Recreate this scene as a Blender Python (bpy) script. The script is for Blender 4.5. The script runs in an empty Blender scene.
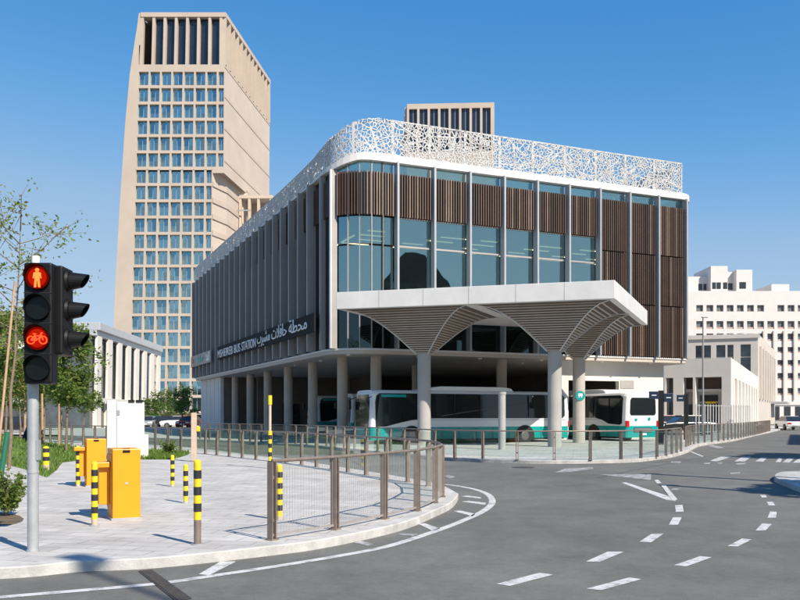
import bpy, bmesh, math, random
from mathutils import Vector, Matrix
from mathutils.geometry import delaunay_2d_cdt
R = math.radians
random.seed(7)
sc = bpy.context.scene
col = sc.collection

# ------------------------------------------------------------------ camera, sky, sun, exposure
F = 850.0          # focal length in photo pixels (photo 800 wide)
HV = 414.0         # horizon row in the photo
EYE = 1.7
cam = bpy.data.cameras.new('camera')
cam.sensor_width = 36; cam.lens = F / 800 * 36
cam.shift_y = (HV - 300) / 800
cam.clip_start = 0.1; cam.clip_end = 4000
co = bpy.data.objects.new('camera', cam); col.objects.link(co)
co.location = (0, 0, EYE); co.rotation_euler = (R(90), 0, 0)
sc.camera = co

SUN_AZ = Vector((0.66, -0.75, 0)).normalized()      # direction towards the sun, on the ground
SUN_EL = R(41)
w = bpy.data.worlds.new('World'); sc.world = w; w.use_nodes = True
nt = w.node_tree; nt.nodes.clear()
sky = nt.nodes.new('ShaderNodeTexSky'); sky.sky_type = 'NISHITA'; sky.sun_disc = False
sky.sun_elevation = SUN_EL; sky.sun_rotation = math.atan2(SUN_AZ.x, SUN_AZ.y)
sky.air_density = 0.6; sky.dust_density = 0.0; sky.ozone_density = 3.0; sky.altitude = 0
# colour response of the clear desert sky (deeper blue overhead, as the camera recorded it)
sep = nt.nodes.new('ShaderNodeSeparateColor'); comb = nt.nodes.new('ShaderNodeCombineColor')
nt.links.new(sky.outputs[0], sep.inputs[0])
sky_curves = ([(0, 0), (.04, .03), (.071, .072), (.126, .235), (.153, .325), (.33, .49), (1, .62)],
              [(0, 0), (.06, .13), (.131, .285), (.224, .46), (.273, .52), (.45, .62), (1, .74)],
              [(0, 0), (.12, .38), (.264, .65), (.418, .77), (.51, .765), (.8, .82), (1, .85)])
for i, pts in enumerate(sky_curves):
    tenth = nt.nodes.new('ShaderNodeMath'); tenth.operation = 'MULTIPLY'; tenth.inputs[1].default_value = 0.1
    fc = nt.nodes.new('ShaderNodeFloatCurve'); cv = fc.mapping.curves[0]
    cv.points[0].location = pts[0]; cv.points[1].location = pts[-1]
    for p_ in pts[1:-1]: cv.points.new(*p_)
    fc.mapping.update()
    ml = nt.nodes.new('ShaderNodeMath'); ml.operation = 'MULTIPLY'; ml.inputs[1].default_value = 4.78
    nt.links.new(sep.outputs[i], tenth.inputs[0]); nt.links.new(tenth.outputs[0], fc.inputs['Value'])
    nt.links.new(fc.outputs[0], ml.inputs[0]); nt.links.new(ml.outputs[0], comb.inputs[i])
bg = nt.nodes.new('ShaderNodeBackground'); bg.inputs['Strength'].default_value = 0.14
wo = nt.nodes.new('ShaderNodeOutputWorld')
nt.links.new(comb.outputs[0], bg.inputs[0]); nt.links.new(bg.outputs[0], wo.inputs[0])
sl = bpy.data.lights.new('sun', 'SUN'); sl.energy = 4.6; sl.angle = R(0.5); sl.color = (1, 0.90, 0.77)
so = bpy.data.objects.new('sun', sl); col.objects.link(so)
sd = Vector((SUN_AZ.x * math.cos(SUN_EL), SUN_AZ.y * math.cos(SUN_EL), math.sin(SUN_EL)))
so.rotation_euler = (-sd).to_track_quat('-Z', 'Y').to_euler(); so.location = (60, -70, 80)
sc.view_settings.view_transform = 'Standard'; sc.view_settings.look = 'None'
sc.view_settings.exposure = 0.58; sc.view_settings.gamma = 1.0; sc.view_settings.use_curve_mapping = False
try:
    sc.cycles.max_bounces = 8; sc.cycles.transparent_max_bounces = 24; sc.cycles.glossy_bounces = 4
    sc.cycles.use_denoising = True
except Exception: pass

def P(u, v, z=0.0):                 # ground (or height z) point seen at a photo pixel
    Y = F * (EYE - z) / (v - HV)
    return Vector(((u - 400) / F * Y, Y, z))
def Q(u, Y, z=0.0): return Vector(((u - 400) / F * Y, Y, z))
def ZV(v, Y): return EYE + (HV - v) * Y / F

# ------------------------------------------------------------------ materials
def mat(name, c, rough=0.7, metal=0.0, var=0.12, scale=3.0, bump=0.0, bscale=None, spec=0.5, c2=None):
    m = bpy.data.materials.new(name); m.use_nodes = True
    t = m.node_tree; b = t.nodes['Principled BSDF']
    b.inputs['Roughness'].default_value = rough; b.inputs['Metallic'].default_value = metal
    b.inputs['Specular IOR Level'].default_value = spec
    tc = t.nodes.new('ShaderNodeTexCoord')
    n = t.nodes.new('ShaderNodeTexNoise'); n.inputs['Scale'].default_value = scale; n.inputs['Detail'].default_value = 6
    n.inputs['Roughness'].default_value = 0.65
    t.links.new(tc.outputs['Object'], n.inputs['Vector'])
    r = t.nodes.new('ShaderNodeValToRGB')
    a = [max(0, x * (1 - var)) for x in c]; d = list(c2) if c2 else [min(1, x * (1 + var)) for x in c]
    r.color_ramp.elements[0].position = 0.3; r.color_ramp.elements[1].position = 0.7
    r.color_ramp.elements[0].color = (*a, 1); r.color_ramp.elements[1].color = (*d, 1)
    t.links.new(n.outputs[0], r.inputs[0]); t.links.new(r.outputs[0], b.inputs['Base Color'])
    if bump:
        n2 = t.nodes.new('ShaderNodeTexNoise'); n2.inputs['Scale'].default_value = bscale or scale * 6; n2.inputs['Detail'].default_value = 4
        t.links.new(tc.outputs['Object'], n2.inputs['Vector'])
        bp = t.nodes.new('ShaderNodeBump'); bp.inputs['Strength'].default_value = bump; bp.inputs['Distance'].default_value = 0.02
        t.links.new(n2.outputs[0], bp.inputs['Height']); t.links.new(bp.outputs[0], b.inputs['Normal'])
    return m

def emit(name, c, s):
    m = bpy.data.materials.new(name); m.use_nodes = True; t = m.node_tree; t.nodes.clear()
    e = t.nodes.new('ShaderNodeEmission'); e.inputs[0].default_value = (*c, 1); e.inputs[1].default_value = s
    o = t.nodes.new('ShaderNodeOutputMaterial'); t.links.new(e.outputs[0], o.inputs[0]); return m

def glass(name, tint, trans, refl, rough=0.02, wav=0.0):
    """tinted architectural glass: part mirror, part see-through"""
    m = bpy.data.materials.new(name); m.use_nodes = True; t = m.node_tree; t.nodes.clear()
    g = t.nodes.new('ShaderNodeBsdfGlossy'); g.inputs['Color'].default_value = (*tint, 1); g.inputs['Roughness'].default_value = rough
    tr = t.nodes.new('ShaderNodeBsdfTransparent'); tr.inputs[0].default_value = (*trans, 1)
    mx = t.nodes.new('ShaderNodeMixShader')
    fw = t.nodes.new('ShaderNodeLayerWeight'); fw.inputs[0].default_value = .5
    lw = t.nodes.new('ShaderNodeMath'); lw.operation = 'POWER'; lw.inputs[1].default_value = 4.0
    t.links.new(fw.outputs['Facing'], lw.inputs[0])
    ad = t.nodes.new('ShaderNodeMath'); ad.operation = 'ADD'; ad.use_clamp = True; ad.inputs[1].default_value = refl
    t.links.new(lw.outputs[0], ad.inputs[0]); t.links.new(ad.outputs[0], mx.inputs[0])
    t.links.new(tr.outputs[0], mx.inputs[1]); t.links.new(g.outputs[0], mx.inputs[2])
    if wav:
        tc = t.nodes.new('ShaderNodeTexCoord'); n = t.nodes.new('ShaderNodeTexNoise'); n.inputs['Scale'].default_value = 0.5
        t.links.new(tc.outputs['Object'], n.inputs['Vector'])
        bp = t.nodes.new('ShaderNodeBump'); bp.inputs['Strength'].default_value = wav; bp.inputs['Distance'].default_value = 0.05
        t.links.new(n.outputs[0], bp.inputs['Height']); t.links.new(bp.outputs[0], g.inputs['Normal'])
    o = t.nodes.new('ShaderNodeOutputMaterial'); t.links.new(mx.outputs[0], o.inputs[0]); return m

def paver_mat(name, c1, c2, mortar, w_, h_, scale=1.0, off=0.5, msize=0.012):
    m = bpy.data.materials.new(name); m.use_nodes = True; t = m.node_tree; b = t.nodes['Principled BSDF']
    b.inputs['Roughness'].default_value = 0.85; b.inputs['Specular IOR Level'].default_value = 0.25
    tc = t.nodes.new('ShaderNodeTexCoord'); mp = t.nodes.new('ShaderNodeMapping'); mp.inputs['Rotation'].default_value[2] = R(12)
    br = t.nodes.new('ShaderNodeTexBrick'); br.inputs['Color1'].default_value = (*c1, 1); br.inputs['Color2'].default_value = (*c2, 1)
    br.inputs['Mortar'].default_value = (*mortar, 1); br.inputs['Scale'].default_value = scale
    br.inputs['Brick Width'].default_value = w_; br.inputs['Row Height'].default_value = h_; br.inputs['Mortar Size'].default_value = msize
    br.offset = off
    t.links.new(tc.outputs['Object'], mp.inputs[0]); t.links.new(mp.outputs[0], br.inputs['Vector'])
    n = t.nodes.new('ShaderNodeTexNoise'); n.inputs['Scale'].default_value = 0.9; n.inputs['Detail'].default_value = 8; n.inputs['Roughness'].default_value = 0.7
    t.links.new(tc.outputs['Object'], n.inputs['Vector'])
    r = t.nodes.new('ShaderNodeValToRGB'); r.color_ramp.elements[0].color = (.74, .73, .72, 1); r.color_ramp.elements[1].color = (1.1, 1.1, 1.1, 1)
    r.color_ramp.elements[0].position = .3; r.color_ramp.elements[1].position = .65
    t.links.new(n.outputs[0], r.inputs[0])
    mx = t.nodes.new('ShaderNodeMix'); mx.data_type = 'RGBA'; mx.blend_type = 'MULTIPLY'; mx.inputs[0].default_value = 1
    t.links.new(br.outputs[0], mx.inputs[6]); t.links.new(r.outputs[0], mx.inputs[7]); t.links.new(mx.outputs[2], b.inputs['Base Color'])
    return m

def asphalt_mat():
    m = bpy.data.materials.new('asphalt'); m.use_nodes = True; t = m.node_tree; b = t.nodes['Principled BSDF']
    b.inputs['Roughness'].default_value = 0.88; b.inputs['Specular IOR Level'].default_value = 0.3
    tc = t.nodes.new('ShaderNodeTexCoord')
    def noise(s, d, rg=.6):
        n = t.nodes.new('ShaderNodeTexNoise'); n.inputs['Scale'].default_value = s; n.inputs['Detail'].default_value = d; n.inputs['Roughness'].default_value = rg
        t.links.new(tc.outputs['Object'], n.inputs['Vector']); return n
    def ramp(n, p0, c0, p1, c1):
        r = t.nodes.new('ShaderNodeValToRGB'); r.color_ramp.elements[0].position = p0; r.color_ramp.elements[1].position = p1
        r.color_ramp.elements[0].color = (c0, c0, c0 * .985, 1); r.color_ramp.elements[1].color = (c1, c1, c1 * .985, 1)
        t.links.new(n.outputs[0], r.inputs[0]); return r
    def mul(a, b_):
        x = t.nodes.new('ShaderNodeMix'); x.data_type = 'RGBA'; x.blend_type = 'MULTIPLY'; x.inputs[0].default_value = 1
        t.links.new(a, x.inputs[6]); t.links.new(b_, x.inputs[7]); return x.outputs[2]
    big = ramp(noise(.16, 5), .33, .116, .7, .178)
    mid = ramp(noise(1.3, 8, .75), .3, .80, .7, 1.14)
    fine = ramp(noise(70, 2), .3, .84, .75, 1.18)
    grit = ramp(noise(9, 6, .8), .3, .86, .7, 1.14)
    oil = ramp(noise(.55, 7, .7), .60, 1.0, .74, .80)
    o = mul(oil.outputs[0], mul(mul(mul(big.outputs[0], mid.outputs[0]), fine.outputs[0]), grit.outputs[0]))
    t.links.new(o, b.inputs['Base Color'])
    bp = t.nodes.new('ShaderNodeBump'); bp.inputs['Strength'].default_value = .35; bp.inputs['Distance'].default_value = .01
    t.links.new(noise(90, 2).outputs[0], bp.inputs['Height']); t.links.new(bp.outputs[0], b.inputs['Normal'])
    return m

def paint_mat(name, c, wear):
    """road paint, worn through to the asphalt in patches"""
    m = bpy.data.materials.new(name); m.use_nodes = True; t = m.node_tree; b = t.nodes['Principled BSDF']
    b.inputs['Roughness'].default_value = .7
    tc = t.nodes.new('ShaderNodeTexCoord'); n = t.nodes.new('ShaderNodeTexNoise'); n.inputs['Scale'].default_value = 5; n.inputs['Detail'].default_value = 10; n.inputs['Roughness'].default_value = .8
    t.links.new(tc.outputs['Object'], n.inputs['Vector'])
    r = t.nodes.new('ShaderNodeValToRGB'); r.color_ramp.elements[0].color = (.16, .16, .165, 1); r.color_ramp.elements[1].color = (*c, 1)
    r.color_ramp.elements[0].position = wear - .06; r.color_ramp.elements[1].position = wear + .1
    t.links.new(n.outputs[0], r.inputs[0]); t.links.new(r.outputs[0], b.inputs['Base Color']); return m

def leaf_mat(name, c):
    m = mat(name, c, .6, var=.45, scale=2.5)
    t = m.node_tree; b = t.nodes['Principled BSDF']
    tl = t.nodes.new('ShaderNodeBsdfTranslucent'); tl.inputs[0].default_value = (c[0] * 1.8, c[1] * 2.0, c[2] * .9, 1)
    mx = t.nodes.new('ShaderNodeMixShader'); mx.inputs[0].default_value = .35
    t.links.new(b.outputs[0], mx.inputs[1]); t.links.new(tl.outputs[0], mx.inputs[2])
    t.links.new(mx.outputs[0], t.nodes['Material Output'].inputs[0]); return m

M = {}
M['asphalt'] = asphalt_mat()
M['ground'] = mat('pale ground', (.32, .29, .26), .9, var=.15, scale=.2)
M['paver'] = paver_mat('pale stone pavers', (.53, .52, .495), (.46, .45, .43), (.33, .32, .305), .6, .3, 1.0)
M['paver2'] = paver_mat('station pavers', (.50, .50, .48), (.44, .44, .42), (.33, .32, .31), .6, .6, 1.0)
M['kerb'] = mat('kerb stone', (.46, .45, .43), .85, var=.3, scale=2.5, bump=.3, bscale=40)
M['kerb_b'] = mat('kerb stone greyer', (.39, .38, .365), .85, var=.3, scale=2.5, bump=.3, bscale=40)
M['joint'] = mat('kerb joint', (.13, .125, .12), .9)
M['paint'] = paint_mat('white road paint', (.58, .58, .57), .41)
M['paint_zebra'] = paint_mat('zebra paint', (.60, .60, .59), .44)
M['paint_worn'] = paint_mat('worn road paint', (.55, .55, .54), .50)
M['white_metal'] = mat('white coated panel', (.64, .63, .61), .45, var=.09, scale=.8)
M['grey_metal'] = mat('grey coated metal', (.30, .315, .33), .45, metal=.3, var=.08, scale=.6)
M['pale_metal'] = mat('pale grey metal', (.50, .51, .52), .4, metal=.3, var=.07, scale=.8)
M['mullion'] = mat('mid grey metal', (.36, .37, .385), .4, metal=.3, var=.07, scale=.8)
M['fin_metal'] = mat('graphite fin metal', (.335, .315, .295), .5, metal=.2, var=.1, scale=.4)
M['slat_a'] = mat('dark bronze slat', (.042, .026, .019), .5, var=.15, scale=1)
M['slat_b'] = mat('bronze slat', (.078, .046, .032), .5, var=.15, scale=1)
M['slat_c'] = mat('pale bronze slat', (.20, .14, .105), .45, var=.15, scale=1)
M['dark'] = mat('dark interior', (.022, .02, .018), .8, var=.3)
M['panel_dark'] = mat('dark bronze panel', (.03, .024, .02), .7, var=.25, scale=.6, spec=.25)
M['soffit'] = mat('cream soffit', (.52, .455, .385), .7, var=.06, scale=.5)
M['concrete'] = mat('cream concrete', (.50, .405, .315), .75, var=.12, scale=1.2, bump=.15)
M['concrete_p'] = mat('pale concrete', (.42, .39, .35), .75, var=.12, scale=1.2, bump=.15)
M['concrete_g'] = mat('grey concrete', (.36, .35, .335), .75, var=.12, scale=.8)
M['white_wall'] = mat('white render', (.66, .63, .58), .8, var=.06, scale=.6)
M['depot'] = mat('depot wall', (.17, .135, .105), .85, var=.15, scale=.6)
M['glass'] = glass('teal glass', (.66, .87, .84), (.50, .60, .57), .40, .015, .12)
M['glass_dark'] = glass('smoked glass', (.30, .44, .46), (.13, .16, .16), .16, .02)
M['pane'] = glass('clear fence glass', (.9, .97, .95), (.80, .90, .865), .05, .02)
M['lattice'] = mat('white lattice', (.54, .54, .53), .55, var=.05, scale=1)
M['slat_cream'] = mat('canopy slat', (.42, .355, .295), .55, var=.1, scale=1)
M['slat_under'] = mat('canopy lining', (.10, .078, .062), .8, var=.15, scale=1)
M['stone'] = mat('sand stone', (.465, .388, .318), .8, var=.08, scale=.15, bump=.1, bscale=4)
M['stone2'] = mat('sand stone light', (.505, .425, .355), .8, var=.07, scale=.2)
M['win_blue'] = glass('blue window glass', (.62, .92, .98), (.3, .4, .42), .55, .03)
M['win_pale'] = glass('pale window glass', (.62, .86, .88), (.6, .62, .6), .45, .05)
M['win_deep'] = glass('deep window glass', (.34, .68, .82), (.15, .22, .26), .5, .03)
M['curtain'] = mat('pale curtain', (.42, .50, .50), .9, var=.5, scale=.9)
M['win_dark'] = mat('dark window glass', (.022, .026, .03), .08, var=.3, scale=.3, spec=.8)
M['navy'] = mat('navy tinted glass', (.012, .018, .035), .12, var=.3, scale=.3, spec=.8)
M['win_grey'] = mat('grey window glass', (.07, .085, .095), .1, var=.5, scale=.7, spec=.7)
M['win_far'] = mat('far window glass', (.15, .16, .165), .2, var=.6, scale=.5, spec=.6)
M['off_white'] = mat('off white render', (.62, .595, .565), .85, var=.05, scale=.3)
M['pinkish'] = mat('pinkish panel', (.45, .33, .28), .85, var=.1)
M['beige'] = mat('beige stone', (.52, .475, .425), .8, var=.08, scale=.4)
M['black'] = mat('black plastic', (.006, .006, .0065), .5, var=.3, scale=6, spec=.3)
M['black_soft'] = mat('black rubber', (.017, .016, .016), .75, var=.3, scale=6)
M['steel_pole'] = mat('galvanised steel', (.42, .44, .45), .45, metal=.35, var=.14, scale=5)
M['wire'] = mat('steel wire', (.40, .37, .34), .45, metal=.4, var=.1)
M['post'] = mat('weathered steel post', (.25, .20, .165), .5, metal=.35, var=.2, scale=6)
M['orange'] = mat('orange enamel', (.80, .305, .006), .42, var=.06, scale=3)
M['orange_d'] = mat('orange inner panel', (.62, .24, .02), .5, var=.06, scale=3)
M['yellow'] = mat('yellow paint', (.78, .56, .015), .5, var=.12, scale=14)
M['black_band'] = mat('black band', (.022, .022, .024), .5, var=.3, scale=14)
M['cream_pole'] = mat('cream pole', (.55, .42, .32), .6, var=.12, scale=6)
M['cab_white'] = mat('white enamel cabinet', (.64, .64, .63), .4, var=.05)
M['bus_white'] = mat('bus white paint', (.72, .73, .72), .25, var=.03)
M['bus_teal'] = mat('bus teal paint', (.005, .30, .285), .25, var=.08)
M['bus_glass'] = mat('bus dark glass', (.012, .016, .017), .05, var=.2, spec=.6)
M['tyre'] = mat('tyre', (.02, .02, .02), .85, var=.2)
M['rim'] = mat('wheel rim', (.13, .13, .13), .5, metal=.4)
M['red'] = mat('red lamp', (.45, .012, .01), .3, var=.1)
M['bark'] = mat('young bark', (.20, .145, .10), .9, var=.3, scale=9, bump=.3)
M['stake'] = mat('timber stake', (.42, .27, .17), .85, var=.2, scale=6)
M['green_post'] = mat('green plastic tube', (.015, .13, .075), .5, var=.2)
M['leaf'] = leaf_mat('fresh leaf', (.115, .185, .032))
M['leaf2'] = leaf_mat('olive leaf', (.15, .19, .045))
M['leaf3'] = leaf_mat('dark leaf', (.05, .095, .025))
M['leaf_dry'] = leaf_mat('dry leaf', (.22, .17, .06))
M['grass'] = leaf_mat('grass blade', (.115, .20, .03))
M['soil'] = mat('planting soil', (.13, .095, .06), .95, var=.4, scale=4)
M['turf'] = mat('turf', (.10, .165, .03), .95, var=.4, scale=2)
M['sign_blue'] = mat('blue sign', (.005, .018, .045), .4)
M['letter'] = mat('white letters', (.82, .82, .82), .4, var=.02)
M['tar'] = mat('tar seam', (.075, .075, .076), .8, var=.4, scale=3)
M['drain'] = mat('cast drain', (.05, .045, .042), .7, var=.3, scale=12)
M['teal_logo'] = mat('teal logo', (.02, .42, .36), .5)
M['pink_logo'] = mat('pink logo', (.50, .10, .13), .5)
M['red_glow'] = emit('red lens glow', (1.0, .016, .004), .11)
M['red_core'] = emit('red lens centre', (1.0, .02, .005), .36)
M['red_man'] = emit('red figure', (1.0, .10, .02), 3.2)
M['red_bike'] = emit('red bicycle', (1.0, .045, .012), 2.6)
M['lens_off'] = mat('unlit lens', (.004, .006, .006), .25, var=.3, spec=.25)
M['light_strip'] = emit('ceiling light strip', (1.0, .83, .50), 1.3)
M['brown_block'] = mat('brown brick block', (.16, .10, .07), .9, var=.2, scale=.5)

# ------------------------------------------------------------------ helpers
class MB:
    def __init__(s): s.v = []; s.f = []; s.m = []; s.s = []
    def add(s, pts, faces, m=0, smooth=False):
        o = len(s.v); s.v.extend([tuple(p) for p in pts])
        for f in faces: s.f.append([o + i for i in f]); s.m.append(m); s.s.append(smooth)
    def quad(s, a, b, c, d, m=0): s.add([a, b, c, d], [(0, 1, 2, 3)], m)
    def hexa(s, b, t, m=0):
        n = len(b)
        s.add(list(b) + list(t), [tuple(reversed(range(n))), tuple(range(n, 2 * n))] + [(i, (i + 1) % n, n + (i + 1) % n, n + i) for i in range(n)], m)
    def box(s, c, d, rz=0, m=0):
        cx, cy, cz = c; hx, hy, hz = d[0] / 2, d[1] / 2, d[2] / 2; ca, sa = math.cos(rz), math.sin(rz)
        q = [(cx + x * ca - y * sa, cy + x * sa + y * ca) for x, y in ((-hx, -hy), (hx, -hy), (hx, hy), (-hx, hy))]
        s.hexa([(x, y, cz - hz) for x, y in q], [(x, y, cz + hz) for x, y in q], m)
    def bb(s, x0, x1, y0, y1, z0, z1, m=0): s.box(((x0 + x1) / 2, (y0 + y1) / 2, (z0 + z1) / 2), (abs(x1 - x0), abs(y1 - y0), abs(z1 - z0)), 0, m)
    def prism(s, poly, z0, z1, m=0): s.hexa([(p[0], p[1], z0) for p in poly], [(p[0], p[1], z1) for p in poly], m)
    def beam(s, a, b, w_, h_, up=(0, 0, 1), m=0):
        a = Vector(a); b = Vector(b); d = (b - a)
        if d.length < 1e-5: return
        d.normalize(); u = Vector(up); x = d.cross(u)
        if x.length < 1e-4: x = d.cross(Vector((1, 0, 0)))
        x.normalize(); y = x.cross(d).normalized(); x = x * w_ / 2; y = y * h_ / 2
        s.hexa([a - x - y, a + x - y, a + x + y, a - x + y], [b - x - y, b + x - y, b + x + y, b - x + y], m)
    def tube(s, pts, rad, n=8, m=0, smooth=True):
        pts = [Vector(p) for p in pts]
        if not isinstance(rad, (list, tuple)): rad = [rad] * len(pts)
        vs = []; ref = Vector((0, 0, 1))
        for i, p in enumerate(pts):
            d = (pts[min(i + 1, len(pts) - 1)] - pts[max(i - 1, 0)]).normalized()
            x = d.cross(ref)
            if x.length < .1: x = d.cross(Vector((1, 0, 0)))
            x.normalize(); y = d.cross(x)
            for k in range(n):
                a = 2 * math.pi * k / n; vs.append(p + (x * math.cos(a) + y * math.sin(a)) * rad[i])
        fs = [(i * n + k, i * n + (k + 1) % n, (i + 1) * n + (k + 1) % n, (i + 1) * n + k) for i in range(len(pts) - 1) for k in range(n)]
        s.add(vs, fs, m, smooth)
        s.add(vs[:n], [tuple(reversed(range(n)))], m); s.add(vs[-n:], [tuple(range(n))], m)
    def cyl(s, c, r, z0, z1, n=20, m=0, r1=None): s.tube([(c[0], c[1], z0), (c[0], c[1], z1)], [r, r if r1 is None else r1], n, m)
    def build(s, name, mats, parent=None, bevel=0.0, loc=None):
        me = bpy.data.meshes.new(name); me.from_pydata(s.v, [], s.f)
        for x in (mats if isinstance(mats, (list, tuple)) else [mats]): me.materials.append(x)
        me.polygons.foreach_set('material_index', s.m); me.polygons.foreach_set('use_smooth', s.s)
        bm = bmesh.new(); bm.from_mesh(me); bmesh.ops.recalc_face_normals(bm, faces=bm.faces); bm.to_mesh(me); bm.free()
        me.update()
        o = bpy.data.objects.new(name, me); col.objects.link(o)
        if parent: o.parent = parent
        if loc: o.location = loc
        if bevel:
            b = o.modifiers.new('bevel', 'BEVEL'); b.width = bevel; b.segments = 2; b.limit_method = 'ANGLE'; b.angle_limit = R(50)
        return o

def tag(o, label=None, cat=None, group=None, kind=None):
    if label: o['label'] = label
    if cat: o['category'] = cat
    if group: o['group'] = group
    if kind: o['kind'] = kind
    return o
def thing(name, label, cat, loc=(0, 0, 0), rz=0, group=None):
    o = bpy.data.objects.new(name, None); o.empty_display_size = .3; col.objects.link(o)
    o.location = loc; o.rotation_euler = (0, 0, rz)
    return tag(o, label, cat, group)
def copy_tree(o, parent=None):
    c = o.copy(); col.objects.link(c)
    if parent: c.parent = parent
    for ch in list(o.children): copy_tree(ch, c)
    return c
def repeat(src, loc, rz=None, label=None):
    c = copy_tree(src); c.location = loc
    if rz is not None: c.rotation_euler = (0, 0, rz)
    if label: c['label'] = label
    return c
def smooth_line(pts, n=6, closed=False):
    pts = [Vector(p) for p in pts]; out = []
    for i in range(len(pts) - 1):
        p0 = pts[max(i - 1, 0)]; p1 = pts[i]; p2 = pts[i + 1]; p3 = pts[min(i + 2, len(pts) - 1)]
        for k in range(n):
            t = k / n
            out.append(.5 * ((2 * p1) + (p2 - p0) * t + (2 * p0 - 5 * p1 + 4 * p2 - p3) * t * t + (3 * p1 - p0 - 3 * p2 + p3) * t ** 3))
    out.append(pts[-1]); return out
def normals2(line):
    ns = []
    for i in range(len(line)):
        d = line[min(i + 1, len(line) - 1)] - line[max(i - 1, 0)]; d.z = 0; d.normalize(); ns.append(Vector((-d.y, d.x, 0)))
    return ns
def grid_wall(mb, xo, zo, X0, X1, Z0, Z1, depth, m=0, f=lambda x, y, z: (x, y, z), skip=(), mr=None):
    """front wall sheet with openings (xo x zo) and their reveals of the given depth (towards +y)"""
    mr = m if mr is None else mr
    xe = sorted({X0, X1, *[a for p in xo for a in p]}); ze = sorted({Z0, Z1, *[a for p in zo for a in p]})
    ox = {p: i for i, p in enumerate(xo)}; oz = {p: i for i, p in enumerate(zo)}
    for i in range(len(xe) - 1):
        for j in range(len(ze) - 1):
            a, b, c, d = xe[i], xe[i + 1], ze[j], ze[j + 1]
            ix = next((k for k, p in enumerate(xo) if p[0] <= a + 1e-6 and p[1] >= b - 1e-6), None)
            jz = next((k for k, p in enumerate(zo) if p[0] <= c + 1e-6 and p[1] >= d - 1e-6), None)
            if ix is not None and jz is not None and (ix, jz) not in skip:
                mb.quad(f(a, 0, c), f(a, depth, c), f(a, depth, d), f(a, 0, d), mr); mb.quad(f(b, 0, c), f(b, depth, c), f(b, depth, d), f(b, 0, d), mr)
                mb.quad(f(a, 0, c), f(b, 0, c), f(b, depth, c), f(a, depth, c), mr); mb.quad(f(a, 0, d), f(b, 0, d), f(b, depth, d), f(a, depth, d), mr)
            else:
                mb.quad(f(a, 0, c), f(b, 0, c), f(b, 0, d), f(a, 0, d), m)

# ------------------------------------------------------------------ ground, road, pavements
def sheet(name, pts, z, m, kind='structure'):
    mb = MB(); mb.add([(p[0], p[1], z) for p in pts], [tuple(range(len(pts)))], 0)
    o = mb.build(name, m)
    bm = bmesh.new(); bm.from_mesh(o.data); bmesh.ops.triangulate(bm, faces=bm.faces, ngon_method='EAR_CLIP')
    for fc in bm.faces:
        if fc.normal.z < 0: fc.normal_flip()
    bm.to_mesh(o.data); bm.free()
    return tag(o, kind=kind)
sheet('ground', [(-1500, -400), (1500, -400), (1500, 3000), (-1500, 3000)], -.03, M['ground'])
sheet('road', [(-90, -60), (95, -60), (95, 420), (-90, 420)], 0, M['asphalt'])

KZ = .12
plaza_near = [(-420, 590), (-200, 584), (0, 579), (80, 572), (158, 568), (268, 556), (330, 547), (400, 531), (437, 516), (452, 508), (458, 500)]
plaza_far = [(456, 492), (444, 486), (425, 481), (400, 476.5), (354, 469), (300, 460.5), (253, 455), (190, 447.5), (100, 442), (-50, 437), (-400, 437)]
pl = [P(u, v) for u, v in plaza_near] + [P(u, v, KZ) for u, v in plaza_far]
pl = [Vector((p.x, p.y, 0)) for p in pl]
pl_s = smooth_line(pl, 6)
def kerbed(name, line, mtop, side=1, kname='kerb', kw=.2, zz=KZ):
    """raised pavement inside a closed outline with a kerb stone along the open outline"""
    ns = normals2(line)
    inner = [p + n * kw * side for p, n in zip(line, ns)]
    k = MB(); acc = 0.0; rk = random.Random(len(line)); cm = 0
    def sub(a, b, t): return a + (b - a) * t
    for i in range(len(line) - 1):
        seg = (line[i + 1] - line[i]).length; n_ = max(1, int(seg / .25))
        if line[i].y > 90 or line[i].x < -60: n_ = 1
        for q_ in range(n_):
            t0, t1 = q_ / n_, (q_ + 1) / n_; ls = seg / n_; acc += ls
            joint = acc > 1.0
            A0, B0 = sub(line[i], line[i + 1], t0), sub(line[i], line[i + 1], t1); I0, I1 = sub(inner[i], inner[i + 1], t0), sub(inner[i], inner[i + 1], t1)
            def strip_(a, b, c, d, m):
                a2 = a + (d - a) * .07; b2 = b + (c - b) * .07
                k.quad((a.x, a.y, 0), (b.x, b.y, 0), (b.x, b.y, zz - .015), (a.x, a.y, zz - .015), m)
                k.quad((a.x, a.y, zz - .015), (b.x, b.y, zz - .015), (b2.x, b2.y, zz), (a2.x, a2.y, zz), m)
                k.quad((a2.x, a2.y, zz), (b2.x, b2.y, zz), (c.x, c.y, zz), (d.x, d.y, zz), m)
            if joint and n_ > 1:
                f_ = 1 - .014 / ls; bm_, im_ = sub(A0, B0, f_), sub(I0, I1, f_)
                strip_(A0, bm_, im_, I0, cm); strip_(bm_, B0, I1, im_, 2); acc = 0; cm = rk.choice((0, 1))
            else: strip_(A0, B0, I1, I0, cm)
    k = k
    tag(k.build(kname, [M['kerb'], M['kerb_b'], M['joint']]), kind='structure')
    return sheet(name, inner, zz - .001, mtop)
kerbed('plaza_pavement', pl_s, M['paver'], 1)
st_line = [(60, 436.5), (200, 441.2), (300, 446.6), (400, 456), (445, 460.5), (520, 463.6), (570, 463.8), (630, 462.6), (660, 459.5), (676, 456.5), (688, 452.5), (693, 449.5), (700, 446.5), (715, 444), (735, 441), (751, 437), (775, 431.5), (792, 427)]
stl = [P(u, v) for u, v in st_line]
stl_s = smooth_line(stl, 6)
ext = [Vector((70, 330, 0)), Vector((-60, 330, 0)), Vector((-60, 75, 0))]
kerbed('station_pavement', stl_s + ext, M['paver2'], 1, kw=.25)
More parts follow.
